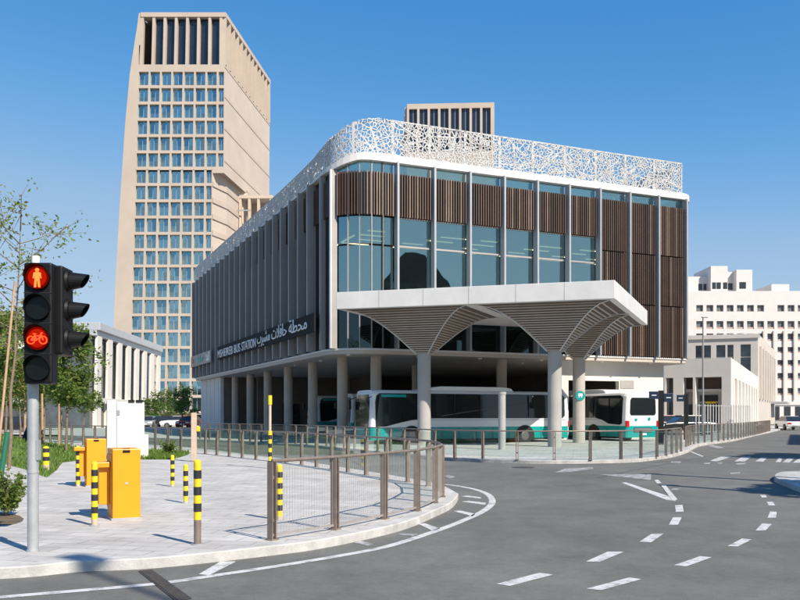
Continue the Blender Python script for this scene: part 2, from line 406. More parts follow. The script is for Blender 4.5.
# kerbed island at the right edge of the view
isl = [P(774, 481.5), P(786, 487), P(822, 497), P(1000, 520), P(1100, 500), P(1000, 486), P(830, 476), P(790, 475.5), P(777, 477.5), P(774, 481.5)]
kerbed('traffic_island', smooth_line(isl, 5), M['paver2'], 1, 'island_kerb', .18)

# road paint
def paint(polys, name, m='paint', z=.004):
    mb = MB()
    for poly in polys:
        mb.add([(p.x, p.y, z) for p in (P(u, v) for u, v in poly)], [tuple(range(len(poly)))], 0)
    o = mb.build(name, M[m])
    for pz in o.data.polygons:
        if pz.normal.z < 0: pz.flip()
    return tag(o, kind='structure')
def paint_line(px, width, name, m='paint', z=.004, n=6):
    ln = smooth_line([P(u, v) for u, v in px], n); ns = normals2(ln); mb = MB()
    for i in range(len(ln) - 1):
        a, b = ln[i], ln[i + 1]; wa, wb = ns[i] * width / 2, ns[i + 1] * width / 2
        mb.quad((a.x - wa.x, a.y - wa.y, z), (b.x - wb.x, b.y - wb.y, z), (b.x + wb.x, b.y + wb.y, z), (a.x + wa.x, a.y + wa.y, z))
    return tag(mb.build(name, M[m]), kind='structure')
paint_line([(-150, 611), (0, 597.5), (90, 590), (152, 584.5), (180, 581), (200, 578), (292, 564), (367, 551), (400, 543), (442, 529), (466, 519.5), (482, 512), (491, 505), (492, 499.5), (487, 494), (475, 489.5), (460, 486.5), (445, 484.5)], .13, 'edge_line')
def Zm(x0, y0, s, pts): return [(x0 + x / s, y0 + y / s) for x, y in pts]
dash = [Zm(600, 450, 4, q) for q in (
    [(300, 222), (330, 220), (335, 247), (303, 248)], [(275, 300), (292, 270), (327, 270), (312, 300)], [(158, 368), (205, 337), (255, 335), (205, 370)],
    [(-56, 447), (30, 408), (95, 408), (-2, 449)],
    [(640, 181), (662, 180), (668, 190), (648, 191)], [(667, 208), (690, 207), (701, 222), (675, 223)], [(670, 272), (680, 247), (707, 248), (704, 271)],
    [(622, 323), (648, 295), (687, 297), (662, 323)], [(510, 385), (568, 355), (607, 359), (550, 387)], [(295, 462), (345, 467), (447, 430), (400, 426)],
    [(-55, 556), (5, 562), (165, 518), (118, 511)])]
dash.append(Zm(400, 450, 4, [(385, 537), (440, 545), (612, 500), (558, 492)]))
paint(dash, 'lane_dashes')
paint([Zm(600, 450, 4, [(85, 131), (105, 130), (308, 196), (300, 205), (268, 201)]), Zm(600, 450, 4, [(218, 121), (232, 119), (247, 133), (228, 134)])], 'junction_arrow')
paint([Zm(600, 450, 4, [(243, 141), (262, 141), (310, 199), (290, 204)])], 'junction_arrow_bar', z=.008)
paint([Zm(600, 450, 4, [(-5, 98), (205, 97), (203, 121)])], 'junction_wedge', 'paint_worn')
hat = [Zm(400, 450, 4, q) for q in ([(245, 186), (270, 183), (325, 190), (322, 195)], [(245, 207), (275, 204), (345, 212), (340, 220)], [(213, 245), (238, 242), (302, 256), (290, 266)],
       [(75, 297), (100, 294), (160, 315), (130, 324)])] + [Zm(180, 420, 2.667, [(50, 412), (78, 415), (150, 378), (108, 378)])]
paint(hat, 'hatch_marks')
paint([Zm(400, 450, 4, [(-10, 338), (5, 333), (72, 338), (50, 346)]), [(354, 543), (360, 541), (376, 544.5), (368, 546)], [(444, 476.2), (448, 474.8), (455, 477), (450, 478.5)]], 'worn_hatch', 'paint_worn')
cw = [Zm(660, 430, 5.714, q) for q in ([(285, 177), (350, 152), (415, 151), (330, 179)], [(425, 180), (470, 153), (520, 154), (485, 180)], [(545, 180), (580, 157), (615, 158), (590, 181)],
      [(660, 183), (680, 160), (698, 161), (690, 184)], [(700, 185), (730, 162), (765, 163), (740, 186)], [(760, 187), (790, 165), (830, 166), (810, 188)])]
cw += [[(808, 463.5), (815, 459), (824, 459), (818, 463.5)], [(826, 464), (833, 459.5), (842, 459.5), (836, 464)]]
paint(cw, 'crosswalk', 'paint_zebra')
paint([Zm(660, 430, 5.714, q) for q in ([(250, 188), (290, 186), (285, 194), (255, 194)], [(330, 187), (360, 186), (350, 194), (325, 194)], [(435, 190), (495, 188), (480, 197), (435, 197)], [(400, 246), (460, 240), (455, 250), (405, 253)],
       [(65, 180), (125, 180), (115, 188), (60, 188)], [(275, 92), (300, 85), (370, 102), (330, 105)], [(75, 335), (130, 330), (95, 343), (60, 343)])], 'worn_crosswalk', 'paint_worn')
paint([Zm(660, 430, 5.714, [(172, 125), (180, 123), (250, 150), (240, 153)])], 'give_way_line')
paint([Zm(480, 350, 4, [(300, 490), (340, 475), (450, 470), (455, 476), (360, 488)])], 'worn_arrow', 'paint_worn')
paint_line([(598, 478), (640, 469), (690, 460), (735, 452)], .05, 'tar_seam', 'tar', .003)
mh = MB(); c_ = P(523, 467.5); mh.cyl((c_.x, c_.y), .36, .001, .006, 22); tag(mh.build('manhole_cover', M['drain']), 'small round iron manhole cover in the road before the station', 'manhole cover')
# drainage channel crossing the near road edge
dr = MB(); a, b, c, d = P(138, 571.5), P(152, 570), P(192, 599), P(176, 602)
dr.add([(p.x, p.y, .006) for p in (a, b, c, d)], [(0, 1, 2, 3)], 0)
for i in range(22):
    t = (i + .5) / 22; p = a.lerp(d, t); q = b.lerp(c, t); s_ = q - p
    dr.beam((p + s_ * .12) + Vector((0, 0, .009)), (p + s_ * .88) + Vector((0, 0, .009)), .03, .006)
tag(dr.build('drain_channel', M['drain']), kind='structure')

# ------------------------------------------------------------------ bus station
ANG = math.atan2(.397, .918)
O = Vector((-3.37, 45.7, 0))
W_, D_ = 24.6, 43.0
RL, RR = 2.3, 1.3
st = thing('bus_station', 'large dark bronze bus station with white lattice parapet and glass corner', 'bus station', O, ANG)
def LOC(p):                      # world -> station local
    d = Vector(p) - O; c, s_ = math.cos(ANG), math.sin(ANG)
    return Vector((d.x * c + d.y * s_, -d.x * s_ + d.y * c, p[2] if len(p) > 2 else 0))
def outline(off=0.0, n=10):
    """rounded outline, starting at the far end of the left side, round the near corner, along the front to the back"""
    pts = [(off, D_ - off)]
    r = RL - off
    for k in range(n + 1):
        a = math.pi + (math.pi / 2) * k / n; pts.append((RL + r * math.cos(a), RL + r * math.sin(a)))
    r = RR - off
    for k in range(n + 1):
        a = -math.pi / 2 + (math.pi / 2) * k / n; pts.append((W_ - RR + r * math.cos(a), RR + r * math.sin(a)))
    pts.append((W_ - off, D_ - off)); return pts
mb = MB(); mb.prism(outline(.0), 5.0, 5.2); mb.build('soffit', M['soffit'], st)
mb = MB(); mb.prism(outline(-.06), 5.2, 5.3); mb.build('soffit_edge', M['white_metal'], st)
def lerp_table(tab, x):
    if x <= tab[0][0]: return tab[0][1]
    for (a, va), (b, vb) in zip(tab, tab[1:]):
        if x <= b:
            t = (x - a) / (b - a); return va + (vb - va) * t
    return tab[-1][1]
DZ = [(0, 0), (.4, -.18), (1.1, -.42), (2.3, -.53), (5, -.58), (10, -.62), (25, -.68), (43, -.78)]      # the eaves drop along the left side
TH = [(0, .40), (.5, .37), (1.2, .29), (2.3, .17), (4, .11), (43, .10)]                                      # and the white band thins out
LH = [(0, 1.95), (.6, 1.85), (1.1, 1.74), (2.3, 1.62), (5, 1.48), (10, 1.42), (25, 1.46), (43, 1.55)]                     # height of the lattice there
def thick(x, y): return lerp_table(TH, y) if x < RL + .3 else 0.4
def eave(x, y): return lerp_table(DZ, y) if x < RL + .3 else 0.0
def band_line(off):
    o_ = outline(off); far = o_[0]; n_ = 24
    return [(far[0], far[1] + (RL - far[1]) * k / n_) for k in range(n_)] + o_[1:]
mb = MB(); lo, li = band_line(-.22), band_line(.35)
for k in range(len(lo) - 1):
    (a, b, c, d) = (lo[k], lo[k + 1], li[k + 1], li[k]); za_, zb3 = eave(*a), eave(*b)
    A_, B2, C2, D2 = [(p[0], p[1], 15.55 + z) for p, z in ((a, za_), (b, zb3), (c, zb3), (d, za_))]; ta_, tb_ = thick(*a), thick(*b); E2, F2, G2, H2 = [(p[0], p[1], p[2] + t_) for p, t_ in ((A_, ta_), (B2, tb_), (C2, tb_), (D2, ta_))]
    mb.quad(A_, B2, F2, E2); mb.quad(E2, F2, G2, H2); mb.quad(A_, B2, C2, D2); mb.quad(D2, C2, G2, H2)
mb.build('fascia_band', M['white_metal'], st)
mb = MB(); mb.prism(outline(.6), 14.4, 14.7); mb.build('roof', M['concrete_g'], st)
mb = MB()
for z in (8.85, 12.25): mb.prism(outline(1.2), z, z + .35)
mb.build('floor_slab', M['depot'], st)
mb = MB(); mb.bb(6.5, 23, 7.5, 40, 5.3, 15.3); mb.build('core_wall', M['brown_block'], st)
PR = random.Random(77)
for zc in (8.8, 12.2):
    for k in range(6):
        x = 3.0 + 3.4 * k
        for yl in ((1.9, 3.1, 4.4, 5.8) if zc > 10 else (2.2, 4.2)):
            xo_ = PR.uniform(-.8, .8); mb = MB(); mb.bb(x + xo_, x + xo_ + PR.uniform(1.0, 1.9), yl, yl + .1, zc - .05, zc - .01); mb.build('ceiling_light', M['light_strip'], st)
    for k in range(3):
        mb = MB(); mb.bb(2.2, 2.32, 3.5 + 3 * k, 5.7 + 3 * k, zc - .05, zc - .01); mb.build('ceiling_light', M['light_strip'], st)

MX = [3.4 + 2.25 * i for i in range(10)]
Z_S, Z_W0, Z_W1, Z_T, Z_M = 5.3, 12.6, 14.97, 15.55, 11.0
def louvre(x0, x1, z0, z1, parent, n=13, seed=0, f=None):
    rr = random.Random(seed); mb = MB()
    for k in range(n):
        x = x0 + (x1 - x0) * (k + .5) / n; m = rr.choice((0, 0, 1, 1, 1, 1, 1, 2))
        if f is None: mb.bb(x - .035, x + .035, -.17, .0, z0, z1, m)
        else:
            p, d = f(x); mb.box((p[0], p[1], (z0 + z1) / 2), (.07, .17, z1 - z0), d, m)
    for z in (z0 + .03, z1 - .03, (z0 + z1) / 2):
        if f is None: mb.bb(x0 + .02, x1 - .02, .005, .045, z - .02, z + .02, 1)
    return mb.build('louvre_panel', [M['slat_a'], M['slat_b'], M['slat_c']], parent)
def pane(x0, x1, z0, z1, m, y=.08, name='glass_pane'):
    mb = MB(); a = PR.uniform(-.007, .007); b = PR.uniform(-.006, .006); xc, zc = (x0 + x1) / 2, (z0 + z1) / 2
    c = [(x, y + a * (x - xc) + b * (z - zc), z) for x, z in ((x0, z0), (x1, z0), (x1, z1), (x0, z1))]
    mb.hexa(c, [(p[0], p[1] + .03, p[2]) for p in c]); return mb.build(name, m, st)
for i, x in enumerate(MX):
    mb = MB(); mb.bb(x - .058, x + .058, -.42, .06, Z_S + .003, Z_T); mb.build('mullion', M['mullion'], st)
    if i == 9: break
    x0, x1 = x + .1, x + 2.15
    pane(x0, x1, Z_W1 + .02, Z_T - .01, M['glass'])
    if i < 6:
        louvre(x0, x1, Z_W0, Z_W1, st, 13, i)
        pane(x0, x1, Z_W0 - .02, Z_W1 - .02, M['glass_dark'])
        pane(x0, x1, Z_M + .06, Z_W0 - .06, M['glass']); pane(x0, x1, 7.9, Z_M - .06, M['glass'])
        pane(x0, x1, Z_S, 7.84, M['glass_dark'])
        for za, zb2_ in ((Z_M - .05, Z_M + .05), (Z_W0 - .05, Z_W0 - .02), (7.84, 7.9)):
            mb = MB(); mb.bb(x0, x1, .02, .12, za, zb2_); mb.build('transom', M['fin_metal'], st)
    else:
        for a, b in ((Z_S + .05, 8.55), (8.62, 11.75), (11.82, Z_W1)): louvre(x0, x1, a, b, st, 13, i + int(a * 10))
        pane(x0, x1, Z_S, Z_W1 - .02, M['glass_dark'])
# curved glass corner, between the first left fin and the first front mullion
def corner(d):     # distance along the outline from the tangent point on the left side
    arc = RL * math.pi / 2
    if d < 0: return (0, RL - d), -math.pi / 2
    if d < arc:
        a = math.pi + d / RL; return (RL + RL * math.cos(a), RL + RL * math.sin(a)), -math.pi / 2 + d / RL
    return (RL + d - arc, 0), 0.0
A_END = RL * math.pi / 2 + (MX[0] - .1 - RL)
edges = [1.33 + (A_END - 1.33) * k / 5 for k in range(6)]
for k in range(5):
    d0, d1 = edges[k] + .025, edges[k + 1] - .025
    (p0, _), (p1, _) = corner(d0), corner(d1)
    def cp(z0, z1, m):
        mb = MB(); n = Vector((-(p1[1] - p0[1]), p1[0] - p0[0], 0)).normalized() * .04
        a, b = Vector((*p0, 0)), Vector((*p1, 0))
        mb.prism([(a + n * 2)[:2], (b + n * 2)[:2], (b + n * 3)[:2], (a + n * 3)[:2]], z0, z1); mb.build('glass_pane', m, st)
    cp(Z_W1 + .02, Z_T - .01, M['glass']); cp(Z_W0, Z_W1, M['glass_dark']); cp(Z_M + .05, Z_W0 - .05, M['glass']); cp(7.9, Z_M - .05, M['glass']); cp(Z_S, 7.85, M['glass_dark'])
    q, ang = corner(edges[k + 1]) if k < 4 else corner(edges[k])
    mb = MB(); mb.box((q[0], q[1], (Z_S + Z_T) / 2), (.05, .12, Z_T - Z_S - .01), ang); mb.build('corner_mullion', M['fin_metal'], st)
    def cf(d):
        (x, y), an = corner(d); return (x + .09 * math.sin(an), y - .09 * math.cos(an)), an
    if k != 3 or True: louvre(d0, d1, Z_W0, Z_W1, st, 4, 50 + k, cf)
# bronze rounded right corner and right flank
mb = MB(); pts = [p for p in outline(.02) if p[0] > W_ - RR - .01][:-1]
pts = [(MX[9] + .1 - .01, .02)] + [p for p in pts if p[0] > MX[9] + .12] + [(W_ - .02, 8)]
for i in range(len(pts) - 1):
    a, b = pts[i], pts[i + 1]
    mb.quad((*a, Z_S), (*b, Z_S), (*b, Z_W1), (*a, Z_W1), 1)
    mb.quad((*a, Z_W1 + .02), (*b, Z_W1 + .02), (*b, Z_T), (*a, Z_T), 0)
mb.quad((W_ - .02, 8, Z_S), (W_ - .02, D_ - .02, Z_S), (W_ - .02, D_ - .02, Z_T), (W_ - .02, 8, Z_T), 1)
mb.quad((.3, D_ - .02, Z_S), (W_ - .02, D_ - .02, Z_S), (W_ - .02, D_ - .02, Z_T), (.3, D_ - .02, Z_T - .74), 1)
mb.build('flank_wall', [M['navy'], M['slat_b']], st)
for k in range(9):
    a = -math.pi / 2 + (math.pi / 2) * (k + .5) / 9
    mb = MB(); mb.box((W_ - RR + (RR + .05) * math.cos(a), RR + (RR + .05) * math.sin(a), (Z_S + Z_W1) / 2), (.05, .14, Z_W1 - Z_S - .02), a + math.pi / 2); mb.build('corner_slat', M['slat_b'], st)
# left side: deep vertical fins with bronze panels between them
FY = [1.1, 2.25] + [4.05 + 1.93 * j for j in range(21)]
for j, y in enumerate(FY):
    mb = MB(); mb.bb(-.07 if j == 0 else -.26 if j == 1 else -.46, .05 if j == 0 else .10, y - .09, y + .09, Z_S + .003, Z_T - .003 + eave(0, y)); mb.build('fin', M['pale_metal'] if j == 0 else M['fin_metal'], st, .01)  # first fin's outer half in pale metal, its sunlit tone put into colour
    if j == 0: mb = MB(); mb.bb(.053, .36, y - .05, y + .09, Z_S + .003, Z_T - .003 + eave(0, y)); mb.build('fin_shaded_half', M['fin_metal'], st)  # inner half of the first fin, grey metal standing in for shade
    if j < len(FY) - 1:
        mb = MB(); rr = random.Random(j)
        y1_ = FY[j + 1]; mb.bb(.06, .1, y + .09, y1_ - .09, Z_S, Z_T - .02 + eave(0, y1_), 0)
        for k in range(int((y1_ - y - .3) / .2) + 1):
            yy = y + .2 + .2 * k; mb.bb(-.1, .06, yy - .03, yy + .03, 12.6, 14.6, rr.choice((1, 1, 2)))
        mb.build('louvre_panel', [M['panel_dark'], M['slat_b'], M['slat_c']], st)
# sign boards and lettering on the left side
sg = MB(); sg.bb(-.57, -.48, 2.3, 29.4, 6.32, 7.38); sign = sg.build('sign_board', mat('sign board', (.016, .017, .018), .8, spec=.2), st)
def text(body, size, loc, width, parent, m, name='lettering', depth=.02):
    cu = bpy.data.curves.new(name, 'FONT'); cu.body = body; cu.size = size; cu.extrude = depth; cu.align_x = 'LEFT'; cu.offset = -.004
    o = bpy.data.objects.new(name, cu); col.objects.link(o)
    bpy.context.view_layer.update()
    dg = bpy.context.evaluated_depsgraph_get(); me = bpy.data.meshes.new_from_object(o.evaluated_get(dg))
    bpy.data.objects.remove(o); me.name = name; me.materials.clear(); me.materials.append(m)
    xs = [v.co.x for v in me.vertices] or [0, 1]; x0, x1 = min(xs), max(xs); k = width / max(.01, x1 - x0)
    for v in me.vertices: v.co.x = (v.co.x - x0) * k
    o = bpy.data.objects.new(name, me); col.objects.link(o); o.parent = parent
    return o
def on_left(o, y, z, x=-.595):   # letters read from outside the left wall: text x runs towards the near corner
    o.matrix_parent_inverse = Matrix(); o.matrix_local = Matrix(((0, 0, -1, x), (-1, 0, 0, y), (0, 1, 0, z), (0, 0, 0, 1)))
for wd_, y_, ln_ in (('MSHEIREB', 29.1, 5.8), ('BUS', 22.75, 2.1), ('STATION', 20.1, 4.3)): on_left(text(wd_, .92, None, ln_, sign, M['letter']), y_, 6.45)
# right-to-left words in presentation forms, laid out left to right
ar = '\uFE8F\uFEAE\uFEF4\uFEB8\uFEE3 \uFE95\uFEFC\uFED3\uFE8E\uFEA3 \uFE94\uFEC4\uFEA4\uFEE3'
for wd_, y_, ln_ in zip(ar.split(), (15.3, 11.4, 7.3), (3.4, 3.6, 3.7)): on_left(text(wd_, 1.12, None, ln_, sign, M['letter']), y_, 6.60)
sg = MB(); sg.bb(-.57, -.48, 32.4, 42.6, 6.32, 7.38); sign2 = sg.build('logo_board', M['fin_metal'], st)
mb = MB(); mb.tube([(-.575, 41.2, 6.85), (-.61, 41.2, 6.85)], .26, 14); mb.build('logo_mark', M['pink_logo'], sign2)
mb = MB(); mb.bb(-.61, -.575, 36.4, 38.9, 6.72, 6.86); mb.bb(-.61, -.575, 37.3, 37.6, 6.55, 7.25); mb.bb(-.61, -.575, 38.3, 38.7, 6.6, 7.05); mb.bb(-.61, -.575, 35.9, 36.2, 6.75, 7.0); mb.build('logo_mark', M['teal_logo'], sign2)
mb = MB(); mb.bb(-.61, -.575, 32.9, 33.2, 6.5, 7.25); mb.bb(-.61, -.575, 33.3, 34.4, 6.52, 6.68); mb.bb(-.61, -.575, 33.5, 33.75, 6.68, 7.0); mb.bb(-.61, -.575, 34.1, 34.35, 6.68, 7.1); mb.build('logo_mark', M['letter'], sign2)
# columns under the soffit
colp = [(1.6, 3.69 + 5.72 * k) for k in range(6)] + [(2.93, 1.75), (11.17, 1.75)] + [(9.0, 9.5), (9.0, 16.5), (9.0, 23.5), (20.5, 9.0)]
for x, y in colp:
    mb = MB(); mb.cyl((x, y), .31, KZ, 5.0, 24); mb.build('column', M['concrete'], st)
mb = MB(); mb.bb(.5, .8, 33.4, 43, KZ, 5.0)
for k in range(5): mb.bb(.485, .5, 34.2 + 1.9 * k, 34.24 + 1.9 * k, KZ, 4.99, 1)
mb.build('end_wall', [M['white_wall'], M['concrete_g']], st)
mb = MB(); mb.bb(12, 12.3, 24.5, 43, KZ, 5.0); mb.bb(3.2, 12, 30.6, 30.9, KZ, 5.0); mb.bb(.81, 12, 33.45, 33.7, KZ, 5.0); mb.bb(12.3, 24, 30, 30.3, KZ, 5.0); mb.build('depot_wall', M['depot'], st)
mb = MB(); mb.bb(5.5, 7.0, 30.5, 30.6, KZ, 2.6); mb.build('depot_door', M['navy'], st)
mb = MB(); mb.bb(24.0, 24.3, 6, 30, KZ, 5.0); mb.build('depot_wall', M['depot'], st)
# white wall under the right end with the bus opening
mb = MB(); mb.bb(15.0, 15.5, 1.0, 1.35, KZ, 5.0); mb.bb(15.5, 19.35, 1.0, 1.35, 3.8, 5.0); mb.bb(19.35, 22.9, 1.0, 1.35, KZ, 5.0); mb.build('portal_wall', M['white_wall'], st)
mb = MB(); mb.bb(19.45, 20.5, .96, 1.0, 3.35, 3.85); mb.build('vent_panel', M['concrete_g'], st)
for x, y in ((1.0, 1.0), (1.2, 6.5), (1.2, 12), (5.2, .9), (9.2, .9), (7, 3.5), (4, 4.5), (13.4, .8), (17.8, .7), (21.7, .8), (8, 6), (14, 4)):
    mb = MB(); mb.cyl((x, y), .11, 4.93, 5.0, 14); mb.build('downlight', M['letter'], st)

# lattice parapet: irregular cells, one panel every 2.25 m
def lattice_panel(s0, s1, z0, z1, f, seed):
    rr = random.Random(seed); w_, h_ = s1 - s0, z1 - z0; pad = .9
    n = int((w_ + 2 * pad) * (h_ + 2 * pad) / .034)
    pts = [Vector((rr.uniform(-pad, w_ + pad), rr.uniform(-pad, h_ + pad))) for _ in range(n)]
    vs, es, fs, *_ = delaunay_2d_cdt(pts, [], [], 0, 1e-4)
    cc = []; em = {}
    for i, f3 in enumerate(fs):
        a, b, c = (vs[k] for k in f3)
        d = 2 * (a.x * (b.y - c.y) + b.x * (c.y - a.y) + c.x * (a.y - b.y))
        if abs(d) < 1e-7: cc.append(None); continue
        ux = (a.length_squared * (b.y - c.y) + b.length_squared * (c.y - a.y) + c.length_squared * (a.y - b.y)) / d
        uy = (a.length_squared * (c.x - b.x) + b.length_squared * (a.x - c.x) + c.length_squared * (b.x - a.x)) / d
        cc.append(Vector((ux, uy)))
        for k in range(3):
            e = tuple(sorted((f3[k], f3[(k + 1) % 3]))); em.setdefault(e, []).append(i)
    mb = MB()
    def clip(a, b):
        t0, t1 = 0.0, 1.0; d = b - a
        for p, q in ((-d.x, a.x), (d.x, w_ - a.x), (-d.y, a.y), (d.y, h_ - a.y)):
            if abs(p) < 1e-9:
                if q < 0: return None
            else:
                t = q / p
                if p < 0: t0 = max(t0, t)
                else: t1 = min(t1, t)
        if t0 >= t1: return None
        return a + d * t0, a + d * t1
    def bar(a, b, wd):
        d = (b - a)
        if d.length < .03: return
        d.normalize(); n = Vector((-d.y, d.x)) * wd / 2; a = a - d * .01; b = b + d * .01
        q = [a - n, b - n, b + n, a + n]
        mb.hexa([f(s0 + p.x, -.035, z0 + p.y) for p in q], [f(s0 + p.x, .035, z0 + p.y) for p in q])
    for _ in range(5):       # long straight bars through the cells
        a0 = Vector((rr.uniform(0, w_), rr.uniform(0, h_))); an = rr.uniform(0, 3.14); dv_ = Vector((math.cos(an), math.sin(an))) * rr.uniform(.6, 1.4)
        c = clip(a0 - dv_, a0 + dv_)
        if c:
            nseg = 4
            for q_ in range(nseg): bar(c[0].lerp(c[1], q_ / nseg), c[0].lerp(c[1], (q_ + 1) / nseg), .07)
    for e, l in em.items():
        if len(l) == 2 and cc[l[0]] is not None and cc[l[1]] is not None:
            c = clip(cc[l[0]], cc[l[1]])
            if c: bar(c[0], c[1], rr.choice((.03, .035, .045, .06)))
    for a, b in (((0, .03), (w_, .03)), ((0, h_ - .03), (w_, h_ - .03)), ((.035, 0), (.035, h_)), ((w_ - .035, 0), (w_ - .035, h_))):
        bar(Vector(a), Vector(b), .07)
    return mb.build('lattice_panel', M['lattice'], st)
RLAT = RL
def strip(s, off, z):     # s measured from the far end of the left side
    L1 = D_ - RL; arc = RL * math.pi / 2
    if s < L1: x, y, n = 0, D_ - s, (1, 0)
    elif s < L1 + arc:
        a = math.pi + (s - L1) / RL; x, y, n = RL + RL * math.cos(a), RL + RL * math.sin(a), (-math.cos(a), -math.sin(a))
    else: x, y, n = RL + s - L1 - arc, 0, (0, 1)
    if s < L1 + arc: z = 15.56 + eave(0, y) + thick(0, y) + (z - 15.96) * lerp_table(LH, y) / 1.99
    return (x + n[0] * (off + .05), y + n[1] * (off + .05), z)
tot = D_ - RL + RL * math.pi / 2 + 23.6 - RL; npan = round(tot / 2.25)
for k in range(npan):
    lattice_panel(tot * k / npan, tot * (k + 1) / npan, 15.96, 17.95, strip, 100 + k)
    x, y, z = strip(tot * (k + .02) / npan, .12, 17.9); zlow = strip(tot * (k + .02) / npan, .12, 15.96)[2]
    mb = MB(); mb.bb(x - .04, x + .04, y - .04, y + .04, zlow, z); mb.build('lattice_post', M['lattice'], st)
for k in range(8):
    lattice_panel(1.0 + 5.2 * k, 6.2 + 5.2 * k, 15.96, 17.95, lambda s, o, z: (23.6 - o, s, z), 300 + k)
mb = MB(); mb.bb(7, 17, 10, 26, 14.71, 16.6); mb.build('roof_plant', M['concrete_g'], st)

# ------------------------------------------------------------------ canopy on three columns
CC = Vector((9.45, 37.4, 0)); CA = Vector((-.957, .29, 0)); CB = Vector((.386, .92, 0))
canopy = thing('entrance_canopy', 'white edged canopy on round columns with slatted funnel underside', 'canopy', CC, 0)
def cxy(p, q): v = CA * p + CB * q; return (v.x, v.y)
ZB, ZC = 6.78, 7.6
def poly_at(y_local):
    a = LOC(CC + CA * 13.1); b = LOC(CC + CA * 13.1 + CB * 12.17); c = LOC(CC + CB * 12.17)
    t1 = (y_local - a.y) / (b.y - a.y); t2 = (y_local - c.y) / (b.y - c.y)
    return [(0, 0), (13.1, 0), (13.1, 12.17 * t1), (13.1 * t2, 12.17), (0, 12.17)]
pp = poly_at(-.56)
mb = MB(); mb.prism([cxy(*p) for p in pp], ZB, ZC); mb.build('canopy_slab', M['white_metal'], canopy, .02)
for k in range(1, 6):       # panel joints of the front fascia
    a = cxy(13.1 * k / 6, -.004)
    mb = MB(); mb.beam((*a, ZB + .01), (*a, ZC - .01), .018, .01, (0, 1, 0)); mb.build('fascia_joint', M['concrete_g'], canopy)
def funnel(p0, q0, PW, QW, name):
    pc, qc = p0 + PW / 2, q0 + QW / 2; H = ZB - 4.72; wa, wb = PW / 2 - .22, QW / 2 - .22
    def size(t):
        s_ = .30 + (1 - .30 / 2.9) * 2.9 * (2 / math.pi) * math.asin(min(1, t))
        k = (s_ - .30) / 2.6; return .30 + (wa - .30) * k, .30 + (wb - .30) * k
    N = 20; rings = MB(); lin = MB(); ribs = MB()
    def ring(t, sh=0):
        a, b = size(t); a -= sh; b -= sh
        return [cxy(pc + x, qc + y) for x, y in ((-a, -b), (a, -b), (a, b), (-a, b))]
    prev = None
    for i in range(N + 1):
        t = i / N; q = ring(t, .09); z = 4.72 + H * t
        if prev is not None:
            for k in range(4):
                lin.quad((*prev[1][k], prev[0]), (*prev[1][(k + 1) % 4], prev[0]), (*q[(k + 1) % 4], z), (*q[k], z))
        prev = (z, q)
    for i in range(N):
        t = (i + .5) / N; q = ring(t); q2 = ring(t, .1); z = 4.72 + H * t
        for k in range(4):
            a, b, c, d = q[k], q[(k + 1) % 4], q2[(k + 1) % 4], q2[k]
            rings.hexa([(*a, z - .024), (*b, z - .024), (*c, z - .024), (*d, z - .024)], [(*a, z + .036), (*b, z + .036), (*c, z + .036), (*d, z + .036)])
    for k in range(4):
        ribs.tube([(*ring(i / 24)[k], 4.72 + H * i / 24 - .003) for i in range(25)], .034, 6)
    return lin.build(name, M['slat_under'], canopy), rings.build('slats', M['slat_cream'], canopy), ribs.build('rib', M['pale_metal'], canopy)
PW, QW = 6.55, 6.085
for p0, q0 in ((0, 0), (PW, 0), (0, QW)):
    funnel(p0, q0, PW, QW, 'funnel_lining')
    x, y = cxy(p0 + PW / 2, q0 + QW / 2)
    mb = MB(); mb.cyl((x, y), .335, KZ, 4.74, 28); mb.build('column', M['concrete_p'] if q0 else M['concrete_g'], canopy)

# ------------------------------------------------------------------ buses
def bus_body(Lb, dip_front=True, dip_rear=False):
    Wb, H = 2.5, 2.97
    prof = [(.0, .32), (.0, .55), (-.02, 1.0), (-.02, 1.45), (.01, 2.2), (.06, 2.75), (.14, 2.88), (.30, 2.95), (.7, 2.97)]
    sec = prof + [(Wb - y, z) for y, z in reversed(prof)]
    xs = [0, .05, .16, .4, 1.0, Lb / 2, Lb - .6, Lb - .25, Lb - .08, Lb]
    ins = [.22, .10, .03, 0, 0, 0, 0, .02, .08, .18]; top = [.16, .07, .02, 0, 0, 0, 0, .02, .06, .15]
    mb = MB(); n = len(sec); vs = []
    for x, i, t in zip(xs, ins, top):
        for y, z in sec:
            yy = Wb / 2 + (y - Wb / 2) * (1 - i / (Wb / 2)); zz = z - t * max(0, (z - 2.2)) / .75; xo = .0
            if x < .1: xo = .12 * max(0, z - 1.0) / 2
            vs.append((x + xo, yy, zz))
    for a in range(len(xs) - 1):
        for k in range(n):
            k2 = (k + 1) % n; zmid = (sec[k][1] + sec[k2][1]) / 2
            mb.add([vs[a * n + k], vs[a * n + k2], vs[(a + 1) * n + k2], vs[(a + 1) * n + k]], [(0, 1, 2, 3)], 1 if zmid < 1.0 else 0)
    e0 = vs[:n]; e1 = vs[-n:]
    for e in (e0, e1):
        for k in range(len(prof) - 1):
            mb.add([e[k], e[k + 1], e[n - 2 - k], e[n - 1 - k]], [(0, 1, 2, 3)], 1 if (sec[k][1] + sec[k + 1][1]) / 2 < 1.0 else 0)
    return mb
